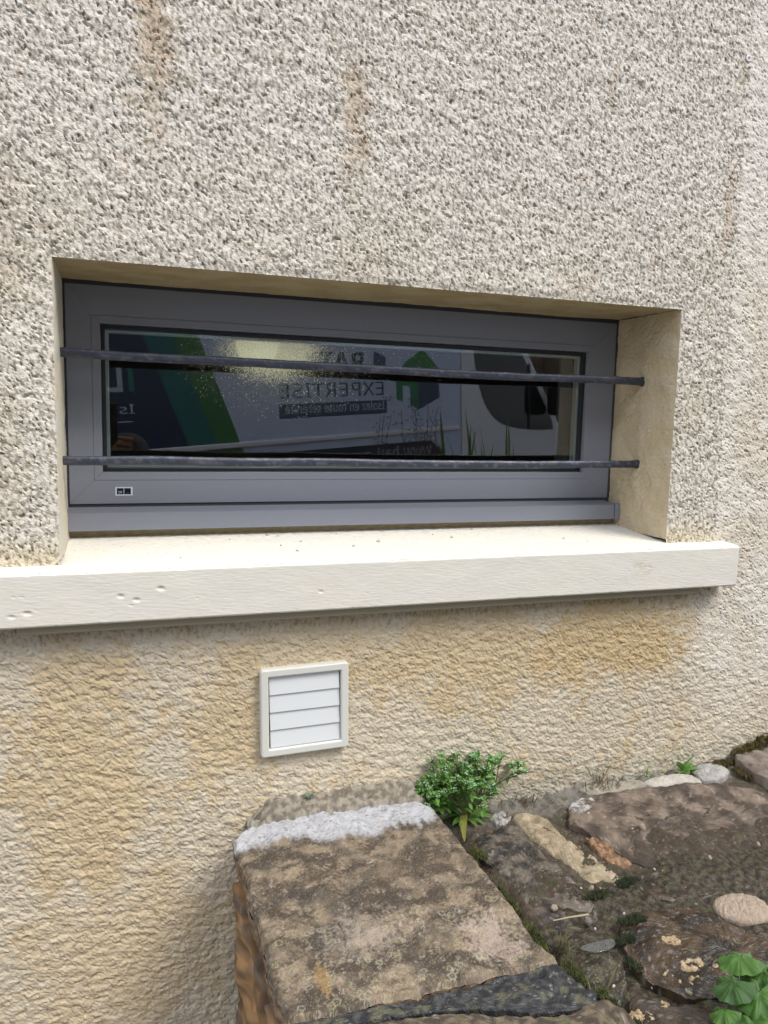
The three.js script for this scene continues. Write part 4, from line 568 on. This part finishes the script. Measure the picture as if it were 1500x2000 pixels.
  const body = new THREE.ExtrudeGeometry(s, { depth: 1.78, bevelEnabled: true, bevelThickness: 0.05, bevelSize: 0.05, bevelOffset: -0.05, bevelSegments: 4, curveSegments: 16 }); body.translate(0, 0, 0.055);
  part('body', body, paintM, t);
  const panel = new THREE.Shape(); panel.moveTo(-2.46, -1.12); panel.lineTo(-1.95, -1.12); panel.absarc(-1.56, -1.2, 0.4, Math.PI - 0.2, 0.2, true); panel.lineTo(1.39, -1.12); panel.lineTo(1.405, 0.72); panel.lineTo(-2.41, 0.72); panel.closePath();
  const pgeo = new THREE.ExtrudeGeometry(panel, { depth: 0.012, bevelEnabled: true, bevelThickness: 0.003, bevelSize: 0.003, bevelSegments: 2 }); pgeo.translate(0, 0, -0.009);
  const uv = pgeo.attributes.uv, pp = pgeo.attributes.position; for (let i = 0; i < uv.count; i++) uv.setXY(i, (pp.getX(i) - X0) * PX / cw, (pp.getY(i) - Y0) * PX / ch);
  part('side_panel', pgeo, livery, t, null, { label: 'white side panel with navy teal and green stripes and lettering' });
  const door = new THREE.Shape(); door.moveTo(1.43, -1.1); door.lineTo(1.86, -1.1); door.absarc(2.3, -1.2, 0.44, Math.PI - 0.23, 0.6, true); door.lineTo(2.8, -0.3); door.lineTo(2.14, 0.66); door.quadraticCurveTo(2.05, 0.74, 1.95, 0.74); door.lineTo(1.425, 0.74); door.closePath();
  const dgeo = new THREE.ExtrudeGeometry(door, { depth: 0.012, bevelEnabled: true, bevelThickness: 0.003, bevelSize: 0.003, bevelSegments: 2 }); dgeo.translate(0, 0, -0.009);
  const dr = part('cab_door', dgeo, paintM, t);
  const win = new THREE.Shape(); win.moveTo(1.55, 0.64); win.bezierCurveTo(1.6, 0.2, 1.66, 0.0, 1.79, -0.136); win.bezierCurveTo(1.9, -0.26, 2.1, -0.33, 2.73, -0.345); win.lineTo(2.7, -0.25); win.lineTo(2.1, 0.6); win.quadraticCurveTo(2.04, 0.66, 1.95, 0.66); win.closePath();
  const wg = new THREE.ExtrudeGeometry(win, { depth: 0.004, bevelEnabled: false, curveSegments: 20 }); wg.translate(0, 0, -0.0165); part('window', wg, glassM, dr);
  part('window_divider', box(2.33, 2.36, -0.33, 0.3, -0.022, -0.017), blackM, dr); part('handle', box(1.47, 1.62, -0.62, -0.57, -0.05, -0.012, 0.012), blackM, dr);
  part('rub_strip', box(-2.4, 1.38, -0.275, -0.235, -0.03, -0.008, 0.01), paintM, t);
  part('mirror', new RoundedBoxGeometry(0.16, 0.3, 0.2, 3, 0.05).translate(2.62, -0.05, -0.16), blackM, t);
  const ws = new THREE.PlaneGeometry(1.5, 1.1); ws.rotateY(Math.PI / 2); ws.rotateZ(0.602); ws.translate(2.56, 0.21, 0.945); part('windscreen', ws, glassM, t);
  for (const [x, z] of [[-1.56, 0.02], [2.3, 0.02], [-1.56, 1.64], [2.3, 1.64]]) { const w = new THREE.Group(); w.name = 'wheel'; w.position.set(x, -1.18, z); t.add(w); const ty = new THREE.TorusGeometry(0.24, 0.09, 14, 36); ty.scale(1, 1, 1.2); part('tyre', ty, std([0.02, 0.02, 0.02], 0.85), w, [0, 0, 0.11]); const rim = new THREE.CylinderGeometry(0.17, 0.17, 0.16, 24); rim.rotateX(Math.PI / 2); part('rim', rim, std([0.35, 0.35, 0.36], 0.4, { metalness: 0.7 }), w, [0, 0, 0.11]); }
  for (const z of [0.12, 1.75]) part('headlight', new RoundedBoxGeometry(0.12, 0.2, 0.2, 2, 0.04).translate(3.38, -0.62, z), glassM, t);
  part('bumper', box(3.2, 3.5, -1.15, -0.85, 0.05, 1.84, 0.06), blackM, t);
}
{
  const t = thing('neighbour_house', 'brown stone house across the drive, glimpsed in the glass past the van', 'house'), R = rng(8), vs = [0, 1, 2, 3, 4, 5].map((k) => rock(1, 1, 1, k * 11 + 2, 0.05, (x, y, z) => mulc([0.14, 0.1, 0.07], 0.9 + 0.4 * fbm3(x * 3, y * 3, z * 3 + k, 3)), 4, 0.2)), sm = vcol(0.95);
  part('wall', box(-5, 11, -1.7, 5.2, 9.4, 15), std([0.16, 0.125, 0.09], 0.95), t);
  for (let j = 0; j < 8; j++) { let x = -5 + 0.2 * R(); while (x < 10.8) { const l = 0.5 + 0.6 * R(), m = part('stone', vs[(R() * 6) | 0], sm, t, [x + l / 2, -1.42 + j * 0.36, 9.38]); m.scale.set(l * 0.96, 0.33, 0.16); x += l; } }
  const r = new THREE.Shape([[9.0, 5.1], [12.2, 7.4], [15.4, 5.1]].map(([z, y]) => new THREE.Vector2(-z, y))), rg = new THREE.ExtrudeGeometry(r, { depth: 16.6, bevelEnabled: false }); rg.rotateY(Math.PI / 2); rg.translate(-5.3, 0, 0); part('roof', rg, std([0.16, 0.07, 0.045], 0.9), t);
  for (const x of [-3, 0.5, 4, 7.5]) { const w = part('window', box(x, x + 1.1, 2.2, 3.7, 9.34, 9.41), std([0.6, 0.58, 0.52]), t); part('pane', box(x + 0.08, x + 1.02, 2.28, 3.62, 9.325, 9.338), phys([0.03, 0.035, 0.04], 0.05, { clearcoat: 1 }), w); }
}

// ---------------------------------------------------------------- the person holding the phone, faintly mirrored at the left of the glass
{
  const P = V(-0.03, -1.357, 1.74), t = thing('person', 'person in dark clothes holding up a phone, dimly mirrored at the left of the glass', 'person', [P.x, P.y, P.z]);
  const cap = (p, a, b, ra, rb) => { const ab = b.clone().sub(a), k = clamp(p.clone().sub(a).dot(ab) / ab.lengthSq(), 0, 1); return p.distanceTo(a.clone().add(ab.multiplyScalar(k))) - lerp(ra, rb, k); };
  const smin = (a, b, k) => { const h = clamp(0.5 + 0.5 * (b - a) / k, 0, 1); return lerp(b, a, h) - k * h * (1 - h); };
  const field = (bones, k) => (p) => { let d = 9; for (const [a, b, ra, rb] of bones) d = smin(d, cap(p, a, b, ra, rb), k); return d; };
  function iso(sdf, lo, hi, cell, color) {
    const size = Math.max(hi.x - lo.x, hi.y - lo.y, hi.z - lo.z), res = Math.ceil(size / cell) + 4, mc = new MarchingCubes(res, new THREE.MeshStandardMaterial(), false, false, 90000), c = lo.clone().add(hi).multiplyScalar(0.5), half = size / 2 * res / (res - 4), hs = res / 2, p = V(0, 0, 0);
    mc.isolation = 0;
    for (let z = 0; z < res; z++) for (let y = 0; y < res; y++) for (let x = 0; x < res; x++) { p.set(c.x + half * (x - hs) / hs, c.y + half * (y - hs) / hs, c.z + half * (z - hs) / hs); const out = p.x < lo.x - 0.02 || p.x > hi.x + 0.02 || p.z < lo.z - 0.02 || p.z > hi.z + 0.02; mc.field[z * res * res + y * res + x] = out ? -1 : -sdf(p); }
    mc.update();
    let g = new THREE.BufferGeometry(); const a = mc.positionArray.slice(0, mc.count * 3); for (let i = 0; i < a.length; i += 3) { a[i] = c.x + half * a[i]; a[i + 1] = c.y + half * a[i + 1]; a[i + 2] = c.z + half * a[i + 2]; }
    g.setAttribute('position', new THREE.BufferAttribute(a, 3)); g = mergeVertices(g, 1e-5); g.computeVertexNormals(); return paint(g, color).toNonIndexed();
  }
  const skin = [0.26, 0.15, 0.105], cloth = [0.018, 0.02, 0.026], jeans = [0.025, 0.032, 0.05], shoe = [0.02, 0.02, 0.02];
  const B = [];
  for (const s of [-1, 1]) { B.push([V(0.1 * s, 0.09, 0), V(0.105 * s, 0.5, 0.01), 0.045, 0.062], [V(0.105 * s, 0.5, 0.01), V(0.1 * s, 0.93, 0), 0.065, 0.09], [V(0.1 * s, 0.045, 0.04), V(0.115 * s, 0.035, -0.15), 0.045, 0.036]); }
  B.push([V(-0.07, 0.97, 0), V(0.07, 0.97, 0), 0.11, 0.11], [V(0, 0.97, 0), V(0, 1.2, 0), 0.13, 0.13], [V(-0.06, 1.25, 0), V(0.06, 1.25, 0), 0.13, 0.13], [V(-0.15, 1.42, 0.01), V(0.15, 1.42, 0.01), 0.075, 0.075], [V(0, 1.42, 0), V(0, 1.56, -0.02), 0.06, 0.055]);
  const handR = V(0.14, 1.39, -0.445), handL = V(0.02, 1.38, -0.42), elR = V(0.3, 1.16, -0.2), elL = V(-0.24, 1.15, -0.2);
  for (const [sh, el, ha] of [[V(0.185, 1.42, 0.01), elR, handR], [V(-0.185, 1.42, 0.01), elL, handL]]) B.push([sh, el, 0.058, 0.046], [el, ha.clone().lerp(el, 0.16), 0.045, 0.03]);
  const body = iso(field(B, 0.05), V(-0.36, -0.02, -0.48), V(0.4, 1.62, 0.18), 0.014, (x, y, z) => (y < 0.085 ? shoe : y < 0.98 ? jeans : y > 1.5 && Math.abs(x) < 0.12 ? skin : cloth));
  // head with brow, nose, mouth, chin and ears
  const hc = V(0, 1.65, -0.035), H3 = (x, y, z) => V(hc.x + x, hc.y + y, hc.z + z);
  const head = iso((p) => { const q = p.clone().sub(hc), e = Math.hypot(q.x / 0.076, (q.y - 0.012) / 0.112, q.z / 0.096) - 1; let d = e * 0.085; d = smin(d, cap(p, H3(0, -0.075, -0.03), H3(0, -0.085, -0.055), 0.045, 0.03), 0.03); d = smin(d, cap(p, H3(0, 0.015, -0.09), H3(0, -0.025, -0.11), 0.008, 0.013), 0.012); for (const s of [-1, 1]) { d = smin(d, cap(p, H3(0.078 * s, 0.015, 0.005), H3(0.076 * s, -0.025, 0), 0.014, 0.01), 0.008); d = smin(d, cap(p, H3(0.018 * s, 0.032, -0.086), H3(0.05 * s, 0.03, -0.074), 0.009, 0.008), 0.012); d = Math.max(d, 0.012 - p.distanceTo(H3(0.032 * s, 0.008, -0.098))); } d = smin(d, cap(p, H3(-0.02, -0.052, -0.085), H3(0.02, -0.052, -0.085), 0.008, 0.008), 0.006); return d; }, V(-0.1, 1.52, -0.16), V(0.1, 1.79, 0.09), 0.005, (x, y, z) => (Math.abs(y - hc.y + 0.052) < 0.006 && z < -0.11 && Math.abs(x) < 0.025 ? [0.3, 0.12, 0.1] : skin));
  // hands: palm, four fingers behind the phone's edge and a thumb across it
  const hand = (w, s) => { const b = [[w, w.clone().add(V(-0.02 * s, 0.06, -0.005)), 0.026, 0.03], [w.clone().add(V(0.012 * s, 0.03, 0)), w.clone().add(V(0.01 * s, 0.075, -0.005)), 0.018, 0.02]], L = [0.062, 0.07, 0.066, 0.052]; const f = []; L.forEach((l, i) => { const a = w.clone().add(V((0.018 - 0.004 * i) * s, 0.085 - 0.02 * i, -0.008)), k = a.clone().add(V(0.006 * s, 0.01, -l * 0.4)), e = k.clone().add(V(-l * 0.6 * s, 0.006, -0.004)); f.push([a, k, 0.01, 0.009], [k, e, 0.009, 0.0075]); }); const a = w.clone().add(V(-0.03 * s, 0.03, 0.01)), k = a.clone().add(V(-0.018 * s, 0.03, 0.012)); f.push([a, k, 0.013, 0.011], [k, k.clone().add(V(-0.012 * s, 0.028, -0.002)), 0.011, 0.009]); const all = field([...b], 0.02), fin = f; return iso((p) => { let d = all(p); for (const [q, r, x, y] of fin) d = smin(d, cap(p, q, r, x, y), 0.006); return d; }, w.clone().add(V(-0.1, -0.05, -0.07)), w.clone().add(V(0.1, 0.14, 0.07)), 0.0042, () => skin); };
  part('body', mergeGeometries([body, head, hand(handR, 1), hand(handL, -1)].map(clean)), vcol(0.8), t);
  part('hair', iso((p) => { const q = p.clone().sub(hc), e = (Math.hypot(q.x / 0.084, (q.y - 0.02) / 0.118, (q.z - 0.008) / 0.103) - 1) * 0.09; return Math.max(e, -(q.y - 0.03 + (q.z < -0.02 ? (q.z + 0.02) * -0.5 - 0.02 * 0 : (q.z + 0.02) * 1.1) - (q.z < -0.02 ? 0.03 : 0))); }, V(-0.1, 1.56, -0.15), V(0.1, 1.8, 0.1), 0.007, () => [0.03, 0.02, 0.015]), vcol(0.7), t);
  for (const s of [-1, 1]) part('eye', new THREE.SphereGeometry(0.011, 12, 8).translate(hc.x + 0.032 * s, hc.y + 0.008, hc.z - 0.08), std([0.5, 0.48, 0.45], 0.3), t);
  const ph = thing('phone', 'dark phone held up in front of the wall, dimly mirrored in the glass', 'phone', [0.054, 0.178, 1.275]);
  part('case', new RoundedBoxGeometry(0.075, 0.158, 0.009, 3, 0.004), std([0.02, 0.02, 0.023], 0.35), ph); part('lens_bump', new RoundedBoxGeometry(0.03, 0.05, 0.004, 2, 0.0018).translate(-0.018, 0.045, -0.0055), std([0.01, 0.01, 0.012], 0.15), ph); part('screen', new THREE.PlaneGeometry(0.07, 0.152).translate(0, 0, 0.0047), std([0.01, 0.01, 0.012], 0.1), ph);
}
renderer.render(scene, camera);
